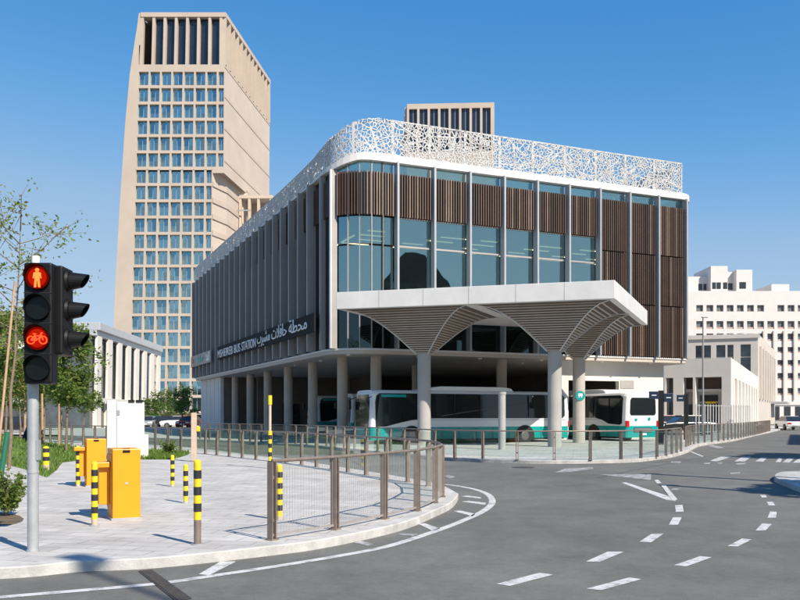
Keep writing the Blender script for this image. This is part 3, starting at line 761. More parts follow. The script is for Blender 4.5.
def make_bus(Lb, label, rear_view=False):
    b = thing('bus', label, 'bus', (0, 0, 0), 0, 'white and teal city buses at the station')
    bus_body(Lb).build('body', [M['bus_white'], M['bus_teal']], b, .015)
    # side glazing, proud of the body; it dips towards the front
    def glz(y, s_):
        mb = MB()
        prof = [(.30, 1.02), (.9, 1.05), (1.6, 1.22), (2.4, 1.38), (3.3, 1.46), (Lb - .5, 1.46), (Lb - .35, 1.6), (Lb - .35, 2.68), (Lb - .5, 2.78), (.55, 2.78), (.36, 2.66), (.28, 2.3)]
        if rear_view:
            prof = [(.4, 1.46), (Lb - 2.8, 1.46), (Lb - 2.2, 1.36), (Lb - 1.5, 1.12), (Lb - .5, 1.06), (Lb - .3, 1.15), (Lb - .25, 2.6), (Lb - .5, 2.78), (.55, 2.78), (.36, 2.66)]
        def yy(z): return (0 if z < 1.45 else .01 + .05 * max(0, z - 2.2) / .55) - .045
        for off in (0,):
            a = [(x, y + s_ * yy(z), z) for x, z in prof]; c = [(x, y + s_ * (yy(z) + .05), z) for x, z in prof]
            mb.hexa(a, c)
        return mb.build('side_windows', M['bus_glass'], b)
    g1 = glz(0, 1); glz(2.5, -1)
    k = 3.3
    while k < Lb - 1:
        mb = MB(); mb.bb(k, k + .05, -.05, -.034, 1.5, 2.72); k += 1.55; mb.build('window_bar', M['black'], g1)
    mb = MB(); mb.bb(.6, 2.0, -.055, -.02, 2.58, 2.72); mb.build('route_band', M['bus_teal'], b)
    for kx in range(int(Lb) - 1):
        x_ = 1.0 + kx * 1.04
        if abs(x_ - 2.35) < .7 or abs(x_ - (Lb - 3.0)) < .7: continue
        for y_ in (-.026, 2.518): mb = MB(); mb.bb(x_, x_ + .012, y_, y_ + .008, .36, .98); mb.build('panel_seam', M['black_soft'], b)
    mb = MB(); mb.bb(.4, Lb - .3, -.028, -.02, 1.36, 1.385); mb.build('rub_rail', M['grey_metal'], b)
    mb = MB(); mb.bb(.5, Lb - .4, -.01, .02, .28, .36); mb.build('skirt', M['black_soft'], b)
    mb = MB(); mb.bb(Lb - .02, Lb + .02, .6, 1.9, .62, .9)
    for kz in range(5): mb.bb(Lb + .02, Lb + .03, .62, 1.88, .64 + .05 * kz, .665 + .05 * kz, 1)
    mb.build('engine_grille', [M['black_soft'], M['grey_metal']], b)
    mb = MB(); mb.bb(Lb - .01, Lb + .03, 1.0, 1.5, .46, .57); mb.build('number_plate', M['letter'], b)
    # windscreen and rear window
    mb = MB()
    def scr(xa, z): return xa + .12 * max(0, z - 1.0) / 2 - .025
    q = [(.32, .95), (2.18, .95), (2.24, 1.5), (2.2, 2.4), (2.0, 2.72), (.5, 2.72), (.3, 2.4), (.26, 1.5)]
    mb.hexa([(scr(0, z), y, z) for y, z in q], [(scr(.04, z), y, z) for y, z in q]); mb.build('windscreen', M['bus_glass'], b)
    mb = MB(); q = [(.4, 1.62), (2.1, 1.62), (2.18, 1.75), (2.15, 2.5), (2.05, 2.64), (.45, 2.64), (.35, 2.5), (.32, 1.75)]
    mb.hexa([(Lb - .01, y, z) for y, z in q], [(Lb + .03, y, z) for y, z in q]); rw = mb.build('rear_window', M['bus_glass'], b)
    mb = MB(); mb.tube([(Lb + .005, .75, 1.36), (Lb + .03, .75, 1.36)], .09, 12); mb.tube([(Lb + .005, 1.7, 1.4), (Lb + .03, 1.7, 1.4)], .10, 12); mb.build('badge', M['bus_teal'], b)
    for y in (.16, 2.34):
        mb = MB(); mb.bb(Lb - .06, Lb + .025, y - .11, y + .11, .95, 1.3); mb.build('tail_light', M['red'], b)
        mb = MB(); mb.bb(-.03, .08, y - .06 + (.12 if y < 1 else -.12), y + .22 - (.2 if y > 1 else 0), .62, .82); mb.build('headlight', M['rim'], b)
        mb = MB(); mb.tube([(.12, y, 2.6), (-.18, y + (-.22 if y < 1 else .22), 2.5), (-.2, y + (-.25 if y < 1 else .25), 2.35)], .025, 6); mb.bb(-.26, -.14, y + (-.38 if y < 1 else .14), y + (-.14 if y < 1 else .38), 1.95, 2.38); mb.build('mirror', M['black'], b)
    # wheels in dark arches
    for x in (2.35, Lb - 3.0):
        for y, s_ in ((0, -1), (2.5, 1)):
            mb = MB(); arch = []
            for i in range(13):
                a = math.pi * i / 12; arch.append((x + .62 * math.cos(a), .48 + .60 * math.sin(a)))
            arch += [(x - .62, .31), (x + .62, .31)]
            mb.hexa([(px, y + s_ * .03, pz) for px, pz in arch], [(px, y - s_ * .05, pz) for px, pz in arch]); mb.build('wheel_arch', M['black_soft'], b)
            mb = MB(); mb.tube([(x, y + s_ * .045, .48), (x, y - s_ * .25, .48)], .48, 22, 0); wl = mb.build('wheel', M['tyre'], b)
            mb = MB(); mb.tube([(x, y + s_ * .06, .48), (x, y + s_ * .03, .48)], [.22, .29], 16); mb.build('rim', M['rim'], wl)
    # roof unit
    mb = MB(); pr = [(3.0, 2.93), (3.4, 3.06), (4.2, 3.19), (8.1, 3.19), (8.6, 3.12), (8.8, 2.93)] if Lb > 10 else [(2, 2.93), (2.4, 3.1), (5, 3.1), (5.4, 2.93)]
    mb.hexa([(x, .3, z) for x, z in pr], [(x, 2.2, z) for x, z in pr]); mb.build('roof_unit', M['bus_white'], b, .04)
    return b
def stw(x, y, z=KZ):             # station local -> world
    c, s_ = math.cos(ANG), math.sin(ANG); return Vector((O.x + x * c - y * s_, O.y + x * s_ + y * c, z))
bus = make_bus(12.3, 'white and teal bus parked broadside behind the canopy columns'); bus.location = stw(1.0, -2.3, .005 + KZ - .12); bus.rotation_euler = (0, 0, ANG)
bus_rear = make_bus(11.0, 'white and teal bus showing its rear window under the right end of the station', True)
# rear end faces the street: local +x points out of the station
bus_rear.location = stw(16.3, 7.5, .01); bus_rear.rotation_euler = (0, 0, ANG - math.pi / 2)
repeat(bus, stw(4.5, 10.1, KZ), ANG, 'teal bus in the dark depot just left of the broadside bus')
repeat(bus, stw(4.4, 17.4, KZ), ANG, 'teal bus deepest in the dark depot, seen between two station columns')

# ------------------------------------------------------------------ glass fences
def fence(name, label, line_px, post_u=None, spacing=1.15, h=.98, n=8, z=KZ, world=None, mesh=False):
    pts = world if world else [P(u, v, z) for u, v in line_px]
    ln = smooth_line(pts, n)
    f = thing('glass_fence', label, 'fence', ln[0], 0, 'glass balustrade fences'); o = ln[0].copy()
    L = [0]
    for i in range(len(ln) - 1): L.append(L[-1] + (ln[i + 1] - ln[i]).length)
    def at(s_):
        for i in range(len(L) - 1):
            if L[i + 1] >= s_ - 1e-6:
                t = (s_ - L[i]) / max(1e-6, L[i + 1] - L[i]); return ln[i].lerp(ln[i + 1], t)
        return ln[-1].copy()
    if post_u:
        ss = []
        for u in post_u:
            best = min(range(len(ln)), key=lambda i: abs(ln[i].x / ln[i].y - (u - 400) / F)); ss.append(L[best])
        if ss[0] > .2: ss[0] = 0
        ss[-1] = L[-1]
    else:
        k = max(1, round(L[-1] / spacing)); ss = [L[-1] * i / k for i in range(k + 1)]
    ps = [at(s_) - o for s_ in ss]
    for i, p in enumerate(ps):
        d = (ps[min(i + 1, len(ps) - 1)] - ps[max(i - 1, 0)]); rz = math.atan2(d.y, d.x)
        mb = MB()
        for s_ in (-1, 1): mb.box((p.x + s_ * .032 * math.cos(rz), p.y + s_ * .032 * math.sin(rz), h / 2), (.016, .09, h), rz)
        mb.box((p.x, p.y, .008), (.13, .12, .016), rz); mb.box((p.x, p.y, h * .25), (.05, .03, .04), rz); mb.box((p.x, p.y, h * .8), (.05, .03, .04), rz)
        mb.build('post', M['post'], f)
    for i in range(len(ps) - 1):
        a, b = ps[i], ps[i + 1]; d = (b - a).normalized()
        if mesh:       # fine vertical wires between a top and a bottom bar
            mb = MB(); ln_ = (b - a).length; k_ = int(ln_ / .052)
            for q_ in range(1, k_): 
                p_ = a.lerp(b, q_ / k_); mb.box((p_.x, p_.y, h * .5), (.0038, .0038, h * .9), 0)
            mb.beam(a + Vector((0, 0, .06)), b + Vector((0, 0, .06)), .02, .03); mb.build('mesh_panel', M['wire'], f)
        else:
            c_ = (a + d * .05, b - d * .05); mb = MB(); mb.quad(c_[0] + Vector((0, 0, .1)), c_[1] + Vector((0, 0, .1)), c_[1] + Vector((0, 0, h * .94)), c_[0] + Vector((0, 0, h * .94))); mb.build('glass_panel', M['pane'], f)
    mb = MB(); mb.tube([p + Vector((0, 0, h + .012)) for p in ps], .024, 8); mb.build('top_rail', M['post'], f)
    return f
near_line = [(272, 540), (335, 529.5), (384, 519), (417, 511), (435, 503), (442, 497)]
fence('near', 'wire mesh fence with brown posts curving along the near kerb of the plaza', near_line, [272, 335, 384, 417, 435, 442], mesh=True)
fence('back', 'long glass fence along the far side of the plaza by the bus lane', [(442, 497), (436, 489), (424, 485), (400, 480.5), (354, 473), (300, 464.5), (253, 459), (212, 454.5), (190, 452.3), (145, 449), (100, 446.2), (40, 443)], None, 1.25)
fence('station', 'glass fence along the kerb in front of the station and its canopy', [(200, 438.9), (300, 444), (350, 448.5), (400, 453.2), (445, 457.2), (480, 459), (520, 460), (570, 460.2), (615, 459.6), (645, 457.8), (664, 455.8), (681, 451.5)], None, 1.25)
fence('pavilion', 'glass fence in front of the white pavilion at the side street', [(686, 447), (697, 443.5), (726, 440.3), (751, 435.7), (770, 431)], None, 1.4)
# taller mesh screen right in front of the pavilion
ff = thing('bar_screen', 'tall grey vertical bar screen beside the white pavilion', 'screen', P(696, 436, KZ), 0)
a, b = P(696, 436.5, KZ), P(751, 433.0, KZ)
for i in range(22):
    p = a.lerp(b, i / 21) - a; mb = MB(); mb.box((p.x, p.y, 1.15), (.06, .06, 2.3)); mb.build('bar', M['pale_metal'], ff)
for z in (.25, 2.2):
    mb = MB(); mb.beam(Vector((0, 0, z)), b - a + Vector((0, 0, z)), .04, .04); mb.build('rail', M['pale_metal'], ff)

# ------------------------------------------------------------------ traffic signal
TL = P(33, 551, KZ)
tl = thing('traffic_light', 'black traffic signal showing a red man and a red bicycle on a grey pole', 'traffic light', TL, R(2))
S = F / TL.y
mb = MB(); mb.cyl((0, 0), .062, 0, 3.28, 20); mb.cyl((0, 0), .072, 0, .02, 20); mb.cyl((0, 0), .067, .9, .93, 20); mb.bb(.05, .075, -.045, .045, 1.05, 1.28); mb.build('pole', M['steel_pole'], tl)
mb = MB(); mb.cyl((.03, -.0), .045, 3.28, 3.40, 14); mb.build('pole_cap', M['letter'], tl)
zb, zt = ZV(384, TL.y - .15) - KZ, ZV(263, TL.y - .15) - KZ
hs = (zt - zb) / 4
head = MB(); head.bb(-.03, .29, -.20, .0, zb, zt); head = head.build('signal_head', M['black'], tl, .025)
mb = MB(); mb.bb(-.07, .07, -.0, .09, zb + .15, zb + .25); mb.build('bracket', M['black'], tl)
def disc(mb, x, y, z, r, th=.01, n=26, m=0): mb.tube([(x, y, z), (x, y + th, z)], r, n, m, False)
lensx = .13
for i in range(4):
    zc = zt - hs * (i + .5)
    mb = MB(); n = 28
    for k in range(n):          # short round visor
        a0, a1 = 2 * math.pi * k / n, 2 * math.pi * (k + 1) / n
        d0 = .03 + .07 * max(0, math.sin(a0)) ** .7 if math.sin(a0) > 0 else .03; d1 = .03 + .07 * max(0, math.sin(a1)) ** .7 if math.sin(a1) > 0 else .03
        for r in (.148, .139):
            mb.quad((lensx + r * math.cos(a0), -.20, zc + r * math.sin(a0)), (lensx + r * math.cos(a1), -.20, zc + r * math.sin(a1)), (lensx + r * math.cos(a1), -.20 - d1, zc + r * math.sin(a1)), (lensx + r * math.cos(a0), -.20 - d0, zc + r * math.sin(a0)))
    vis = mb.build('lens_hood', M['black'], head)
    mb = MB(); disc(mb, lensx, -.212, zc, .131); ln = mb.build('lens', M['red_glow'] if i in (0, 2) else M['lens_off'], head)
    if i in (0, 2):
        mb = MB(); disc(mb, lensx, -.2145, zc, .105, .002); mb.build('lens_centre', M['red_core'], head)
    mb = MB(); mb.bb(-.029, .289, -.203, -.20, zc - hs / 2 - .004, zc - hs / 2 + .004)
    if i < 3: mb.build('joint', M['black_soft'], head)
    y = -.218
    if i == 0:
        mb = MB(); disc(mb, lensx, y, zc + .083, .022, .005)
        sh = [(-.02, .058), (-.040, .052), (-.048, -.01), (-.036, -.012), (-.030, .025), (-.027, -.02), (-.035, -.112), (-.012, -.112), (-.002, -.03), (.002, -.03), (.012, -.112), (.035, -.112), (.027, -.02), (.030, .025), (.036, -.012), (.048, -.01), (.040, .052), (.02, .058)]
        mb.hexa([(lensx + px, y, zc + pz) for px, pz in sh], [(lensx + px, y + .005, zc + pz) for px, pz in sh]); mb.build('red_man', M['red_man'], head)
    if i == 2:
        mb = MB()
        for cx in (-.068, .068):
            mb.tube([(lensx + cx + .042 * math.cos(2 * math.pi * k / 20), y, zc - .022 + .042 * math.sin(2 * math.pi * k / 20)) for k in range(21)], .007, 6)
        g = lambda x, z: (lensx + x, y, zc + z)
        for a, b in (((-.068, -.022), (-.025, .025)), ((-.025, .025), (.045, .028)), ((-.025, .030), (-.005, -.022)), ((-.068, -.022), (-.005, -.022)), ((-.005, -.022), (.045, .028)), ((.068, -.022), (.04, .055)), ((.04, .055), (.062, .06)), ((-.045, .048), (-.012, .048)), ((-.025, .03), (-.03, .048))):
            mb.tube([g(*a), g(*b)], .007, 6)
        mb.build('red_bicycle', M['red_bike'], head)
# the vehicle signal facing right, seen from its side
h2 = MB(); zt2, zb2 = ZV(266, TL.y) - KZ, ZV(355, TL.y) - KZ; h2.bb(.225, .36, -.06, .30, zb2, zt2); h2 = h2.build('side_signal', M['black'], tl, .025)
mb = MB(); mb.bb(.05, .24, -.03, .05, zt2 - .25, zt2 - .17); mb.bb(.05, .24, -.03, .05, zb2 + .15, zb2 + .23); mb.build('bracket', M['black'], tl)
hs2 = (zt2 - zb2) / 3
for i in range(3):
    zc = zt2 - hs2 * (i + .45); mb = MB(); n = 24; r = .105
    mb.tube([(.36, .12, zc), (.39, .12, zc)], [.135, .125], n)
    for k in range(n):
        a0, a1 = 2 * math.pi * k / n, 2 * math.pi * (k + 1) / n
        f0 = .555 + .045 * math.sin(a0); f1 = .555 + .045 * math.sin(a1)
        for rr_, k2 in ((r, 1), (r - .006, 1)):
            mb.quad((.385, .12 + rr_ * math.cos(a0), zc + rr_ * math.sin(a0)), (.385, .12 + rr_ * math.cos(a1), zc + rr_ * math.sin(a1)),
                    (f1, .12 + rr_ * .78 * math.cos(a1), zc - .0 + rr_ * .74 * math.sin(a1)), (f0, .12 + rr_ * .78 * math.cos(a0), zc - .0 + rr_ * .74 * math.sin(a0)))
    mb.build('visor', M['black'], h2)
    mb = MB(); mb.tube([(.389, .12, zc), (.397, .12, zc)], .112, 20); mb.build('lens', M['lens_off'], h2)

# ------------------------------------------------------------------ barrier machines and white kiosk
def barrier(name, label, px, wd, dp, h, rz):
    b = thing('barrier_machine', label, 'parking barrier', P(*px, KZ), rz, 'orange barrier machines on the plaza')
    mb = MB(); mb.bb(0, wd, 0, dp, .0, h); mb.build('housing', M['orange'], b, .015)
    mb = MB(); mb.bb(-.012, 0, .05, dp - .05, .16, h - .09); mb.build('side_door', M['orange_d'], b, .004)
    mb = MB(); mb.bb(wd * .36, wd * .62, -.012, 0, h - .055, h - .02); mb.bb(wd * .36, wd * .62, 0, .05, h + .0, h + .006); mb.build('handle_slot', M['black'], b)
    mb = MB(); mb.bb(wd * .44, wd * .54, -.006, 0, h * .5, h * .53); mb.build('lock', M['steel_pole'], b)
    mb = MB(); mb.bb(-.02, wd + .02, -.02, dp + .02, 0, .03); mb.build('base_plate', M['steel_pole'], b)
    mb = MB(); mb.bb(-.17, -.012, dp * .35, dp * .75, .22, .78); mb.bb(-.24, -.02, dp * .2, dp * .8, .78, .86); mb.build('arm_hub', M['orange'], b, .01)
    return b
barrier('a', 'orange barrier machine nearest the kerb, with a dark slot', (112.5, 520.5), .405, .60, 1.06, R(26))
barrier('b', 'orange barrier machine farther back beside the white kiosk', (86.5, 487), .41, .5, 1.04, R(25))
kb = P(110, 459, KZ)
k = thing('ticket_kiosk', 'tall white kiosk cabinet behind the orange barrier machines', 'kiosk', kb, R(20))
mb = MB(); mb.bb(.0, 1.16, 0, .8, 0, 2.0); mb.build('cabinet', M['cab_white'], k, .02)
mb = MB(); mb.bb(-.1, .2, -.12, .7, 0, 2.06); mb.build('side_panel', M['cab_white'], k, .015)
mb = MB(); mb.bb(.205, .235, -.02, .0, .02, 1.98); mb.build('seam', M['grey_metal'], k)
mb = MB(); mb.bb(.24, .33, -.03, 0, 1.55, 1.72); mb.build('keypad', M['grey_metal'], k)
mb = MB(); mb.bb(.62, .82, -.05, .3, 2.0, 2.08); mb.bb(.88, 1.1, -.05, .3, 2.0, 2.08); mb.build('lamp', M['black'], k)
mb = MB(); mb.bb(1.16, 1.3, .05, .3, .0, .85); mb.build('side_box', M['cab_white'], k, .01)

# ------------------------------------------------------------------ bollards and striped posts
def bollard_mesh(h, r, bands, bare):
    b = MB(); b.cyl((0, 0), r, 0, bare, 16, 2)
    n = bands; 
    for i in range(n):
        z0 = bare + (h - bare) * i / n; z1 = bare + (h - bare) * (i + 1) / n
        b.cyl((0, 0), r + (.004 if i % 2 else .0), z0, z1, 16, 0 if i % 2 == 0 else 1)
    b.tube([(0, 0, h), (0, 0, h + r * .5), (0, 0, h + r * .7)], [r, r * .75, .005], 16, 0)
    return b
bm_mats = [M['yellow'], M['black_band'], M['cream_pole']]
G = 'striped bollards on the plaza'
def bollard(px, h, r, bands, bare, label, foot=None):
    t = thing('bollard', label, 'bollard', P(*px, KZ), random.uniform(0, 6), G)
    bollard_mesh(h, r, bands, bare).build('striped_tube', bm_mats[:2] + [foot or bm_mats[2]], t)
    mb = MB(); mb.cyl((0, 0), r * 1.7, 0, .012, 18); mb.build('base_plate', M['steel_pole'], t)
    return t
bollard((94.6, 525.5), .88, .043, 9, .09, 'yellow and black bollard just left of the nearest orange barrier machine')
bollard((78, 486.5), .86, .043, 9, .05, 'yellow and black bollard left of the farther orange barrier machine')
bollard((172.5, 486.5), .66, .04, 7, .04, 'shorter yellow and black bollard out on the open plaza')
bollard((185.7, 503), .66, .04, 7, .04, 'slim yellow and black bollard close beside the tall cream pole')
bollard((197.5, 544.5), 1.0, .044, 7, .30, 'yellow and black bollard with a bare brown foot by the dropped kerb', M['post'])
bollard((279.5, 520), .80, .043, 9, .06, 'yellow and black bollard behind the first post of the near glass fence')
bollard((46, 471.5), .64, .085, 4, .18, 'stout black and yellow bollard on the lawn by the signal pole')
# tall poles
t = thing('striped_pole', 'tall thin yellow topped pole standing by the far glass fence', 'pole', P(270, 468.5, KZ), 0)
mb = MB(); mb.cyl((0, 0), .05, 0, 1.0, 14, 0)
for i in range(4): mb.cyl((0, 0), .056, .1 + .25 * i, .225 + .25 * i, 14, 1)
mb.build('lower_tube', [M['yellow'], M['black_band']], t)
mb = MB(); mb.cyl((0, 0), .04, 1.0, 1.85, 12); mb.build('upper_tube', M['cream_pole'], t)
mb = MB(); mb.cyl((0, 0), .06, .97, 1.09, 14); mb.build('yellow_collar', M['yellow'], t); mb = MB(); mb.cyl((0, 0), .058, 1.85, 2.12, 14); mb.build('yellow_cap', M['yellow'], t)
t = thing('cream_post', 'cream square post with a yellow lamp at the end of the far fence', 'post', P(194, 461.5, KZ), 0)
mb = MB(); mb.bb(-.085, .085, -.06, .06, 0, 1.62); mb.build('shaft', M['cream_pole'], t, .01)
mb = MB(); mb.bb(.085, .2, -.05, .05, 1.0, 1.17); mb.build('lamp', M['yellow'], t, .02)
mb = MB(); mb.bb(-.14, .14, -.12, .12, 0, .03); mb.build('base_plate', M['post'], t)

# concrete standpipe and small sign on a column, lamp post, direction signs
t = thing('concrete_post', 'short grey concrete post in front of the broadside bus', 'post', P(502, 449.5, KZ), 0)
mb = MB(); mb.cyl((0, 0), .165, 0, 2.45, 20); mb.build('shaft', M['concrete_g'], t, .02)
mb = MB(); mb.cyl((0, 0), .185, 2.45, 2.56, 20); mb.build('cap', M['concrete_g'], t, .02)
x, y = cxy(PW / 2, QW * 1.5)
d = thing('round_sign', 'small round teal bus stop sign on the rear canopy column', 'sign', CC + Vector((x, y - .345, 2.7)), 0)
mb = MB(); mb.tube([(0, 0, 0), (0, -.03, 0)], .26, 22); mb.build('disc', M['bus_teal'], d)
mb = MB(); mb.bb(-.12, .12, -.036, -.031, -.02, .12); mb.bb(-.09, -.04, -.036, -.031, -.1, -.03); mb.bb(.04, .09, -.036, -.031, -.1, -.03); mb.build('bus_symbol', M['letter'], d)
def dir_sign(u, Y, label, blade, zz=2.55):
    t = thing('direction_sign', label, 'sign', Q(u, Y, KZ), 0, 'blue direction signs at the corner')
    mb = MB(); mb.bb(-.13, .13, -.06, .06, 0, zz + .25); mb.build('totem', M['black'], t)
    for (x0, x1, z0, z1, m) in blade:
        mb = MB(); mb.bb(x0, x1, -.1, -.065, z0, z1); b = mb.build('blade', M[m], t, .01)
        c = (x0 + x1) / 2; mb = MB(); mb.bb(c - .12, c + .12, -.106, -.1, (z0 + z1) / 2 - .018, (z0 + z1) / 2 + .018); mb.build('arrow_stripe', M['letter'], b)
    return t
dir_sign(661, 44, 'black totem with two dark blue direction blades beside the rear bus', [(-.65, -.13, 2.35, 2.75, 'sign_blue'), (.13, .6, 2.2, 2.65, 'sign_blue')])
dir_sign(686, 52, 'dark blue direction sign by the pavilion front, right of the black totem', [(-.6, -.13, 2.35, 2.75, 'sign_blue')])
lp = thing('street_lamp', 'slim grey street lamp post in front of the white pavilion', 'street lamp', Q(703, 62, KZ), 0)
mb = MB(); mb.tube([(0, 0, 0), (0, 0, 4), (0, 0, 8.6)], [.075, .065, .045], 14); mb.build('pole', M['grey_metal'], lp)
mb = MB(); mb.cyl((0, 0), .12, 0, .2, 14); mb.build('base', M['grey_metal'], lp)
mb = MB(); mb.bb(-.1, .35, -.09, .09, 8.6, 8.68); mb.build('lamp_head', M['grey_metal'], lp, .02)
# street lamps just outside the view on the right; their shadows cross the road
for i, (tx, ty, h) in enumerate(((7.1, 24.1, 6.5), (6.4, 20.2, 6.2))):
    kk = h / math.tan(SUN_EL); p = Vector((tx + SUN_AZ.x * kk, ty + SUN_AZ.y * kk, 0))
    t = thing('street_lamp', 'street lamp pole on the corner, outside the view', 'street lamp', p, 0, 'street lamps on the near right corner')
    mb = MB(); mb.tube([(0, 0, 0), (0, 0, h)], [.15, .12], 12); mb.build('pole', M['steel_pole'], t)
    mb = MB(); mb.bb(-.15, .25, -.12, .12, h, h + .12); mb.build('lamp_head', M['grey_metal'], t)

h = 14.0; kk = h / math.tan(SUN_EL); p = Vector((-3.5 + SUN_AZ.x * kk, 9.35 + SUN_AZ.y * kk, 0))
t = thing('street_lamp', 'tall street lamp beside the camera, outside the view', 'street lamp', p, R(-40))
mb = MB(); mb.tube([(0, 0, 0), (0, 0, h)], [.09, .04], 12); mb.build('pole', M['steel_pole'], t)
mb = MB(); mb.bb(-.32, .32, -.17, .17, h, h + .12); mb.build('lamp_head', M['grey_metal'], t, .04)

# ------------------------------------------------------------------ tower
TY = 190.0
tw = thing('tower', 'tall sand coloured tower with blue window grid and dark crown', 'tower', (-52, TY, 0), 0)
TO = Vector((-52, TY, 0))
def tuv(kx, v):
    s_ = (v - 72) / 253; return (139.5 - 7.5 * s_) + (11.35 + .8 * s_) * kx
def tf(kx, y, v): p = Q(tuv(kx, v), TY, ZV(v, TY)) - TO; return (p.x, y, p.z)
rows = [72 + 16.3 * k for k in range(21)]
def left_u(v):
    L = [(13, 138.8), (25, 137.3), (72, 130), (125, 125), (210, 119.5), (290, 115), (330, 113.5), (390, 111), (415, 110)]
    for (a, ua), (b, ub) in zip(L, L[1:]):
        if v <= b: return ua + (ub - ua) * (v - a) / (b - a)
    return 110
WD = .7
mb = MB()
up_x = [(k - .04, k + .80) for k in range(7)] + [(6.97, 7.44)]
lo_x = [(k - .04, k + .80) for k in range(6)] + [(5.98, 6.44)]
uz = [(r - .3, r + 13.2) for r in rows[:6]]; lz = [(r - .3, r + 13.2) for r in rows[6:]]
grid_wall(mb, up_x, uz, -.1, 7.5, 64.5, 170, WD, 0, tf); grid_wall(mb, lo_x, lz, -.1, 6.5, 170, 414.8, WD, 0, tf)
# plain tapering strip on the left
vs = [13, 25, 45, 64.5, 72, 100, 125, 160, 210, 250, 290, 330, 390, 414.8]
for a, b in zip(vs, vs[1:]):
    f0 = lambda v: tuple(Q(left_u(v), TY, ZV(v, TY)) - TO); ka = -.1
    if b > 64: mb.quad(f0(a), tf(ka, 0, a), tf(ka, 0, b), f0(b))
    else: mb.quad(f0(a), tf(-.0, 0, a), tf(-.0, 0, b), f0(b))
    q0, q1 = Vector(f0(a)), Vector(f0(b)); back = Vector((4.1, 38.8, 0)); mb.quad(q0, q1, q1 + back, q0 + back)
# body behind the glass, right faces
def zv(v): return ZV(v, TY)
dirb = Vector((.106, 1, 0))
def upr(v, d, kx=7.5): p = Vector(tf(kx, 0, v)); return p + dirb * d
def panel(a, b, c, d, m=0): mb.quad(a, b, c, d, m)
panel(upr(64.5, 0), upr(64.5, 38.8), upr(173, 38.8), upr(173, 0), 1)
panel(upr(13, 0) - Vector((0, 0, 0)), upr(13, 0), upr(13, 38.8), upr(13, 38.8), 1)
lowk = 6.5
A = lambda v: Vector(tf(lowk, 0, v)); B_ = lambda v: A(v) + Vector((2.0, 6.0, 0)); C_ = lambda v: B_(v) + dirb * 10; E_ = lambda v: upr(v, 17); Fe = lambda v: upr(v, 38.8)
for p, q in ((A, B_), (B_, C_), (C_, E_), (E_, Fe)): panel(p(170), q(170), q(414.8), p(414.8), 1)
panel(tf(6.3, .0, 170), upr(170, 0), upr(170, 38.8), tf(6.3, 38.8, 170), 0)     # underside of the overhang
mb.quad(upr(173, 0), tf(6.5, 0, 173), tf(6.5, 0, 170), upr(170, 0), 0)
for (p, q) in ((0, 38.8),):
    mb.quad(upr(13, 0), upr(13, 38.8), Vector(tf(0, 38.8, 13)), Vector(tf(0, 0, 13)), 1)
    mb.quad(upr(13, 38.8), upr(414.8, 38.8), tuple(Q(112, TY, 0) - TO + Vector((4.1, 38.8, 0))), tuple(Vector(tf(0, 38.8, 13))), 1)
# floor ledges on the right face and chamfer
for v in (66, 96, 128, 160): 
    a, b = upr(v, 0), upr(v, 38.8); mb.beam(a, b, .2, .5)
for v in rows[7:20]:
    a, b = A(v - 2.3), B_(v - 2.3); mb.beam(a, b, .5, 1.1); mb.beam(b, C_(v - 2.3), .4, 1.0)
mb.build('wall', [M['stone'], M['stone2']], tw)
mb = MB(); mb.quad(tf(-.05, WD + .55, 64.5), tf(7.45, WD + .55, 64.5), tf(7.45, WD + .55, 169), tf(-.05, WD + .55, 169)); mb.quad(tf(-.05, WD + .55, 169), tf(6.45, WD + .55, 169), tf(6.45, WD + .55, 414.8), tf(-.05, WD + .55, 414.8)); mb.build('curtains', M['curtain'], tw)
# crown: tall piers, dark glazing, beams
def cz(v): return zv(v)
for kx in (0, 1.02, 2.02, 3.02, 4.02, 5.02, 6.02, 7.02):
    a, b = tf(kx, 0, 13), tf(kx + .24, 0, 13); c, d = tf(kx, 0, 64.5), tf(kx + .24, 0, 64.5)
    mb = MB(); mb.hexa([c, d, (d[0], 1.1, d[2]), (c[0], 1.1, c[2])], [a, b, (b[0], 1.1, b[2]), (a[0], 1.1, a[2])]); mb.build('crown_pier', M['stone'], tw)
mb = MB(); a, b = tf(-.05, -.15, 12.6), tf(7.5, -.15, 12.6); mb.bb(a[0], b[0], -.15, 2.0, cz(17), cz(12.6)); mb.build('crown_beam', M['stone'], tw)
mb = MB(); a, b = tf(1.1, 0, 20), tf(7.0, 0, 20); mb.quad((a[0], 1.15, cz(64.5)), (b[0], 1.15, cz(64.5)), (b[0], 1.15, cz(17)), (a[0], 1.15, cz(17))); mb.build('crown_glass', M['navy'], tw)
mb = MB(); a = upr(17, 1.2); b = upr(17, 38.8); mb.quad(a + Vector((-1.2, 0, 0)), b + Vector((-1.2, 0, 0)), upr(64.5, 38.8) + Vector((-1.2, 0, 0)), upr(64.5, 1.2) + Vector((-1.2, 0, 0))); mb.build('crown_side', M['stone2'], tw)
for i in range(13):
    d = .6 + 3.15 * i; a = upr(14, d) - Vector((1.0, 0, 0)); mb = MB(); mb.bb(a.x, a.x + 1.15, a.y - .4, a.y + .4, cz(64.5), cz(14)); mb.build('crown_fin', M['stone'], tw)
mb = MB(); mb.beam(upr(14.5, 0) - Vector((.4, 0, 0)), upr(14.5, 38.8) - Vector((.4, 0, 0)), 1.2, 1.0); mb.build('crown_beam', M['stone'], tw)
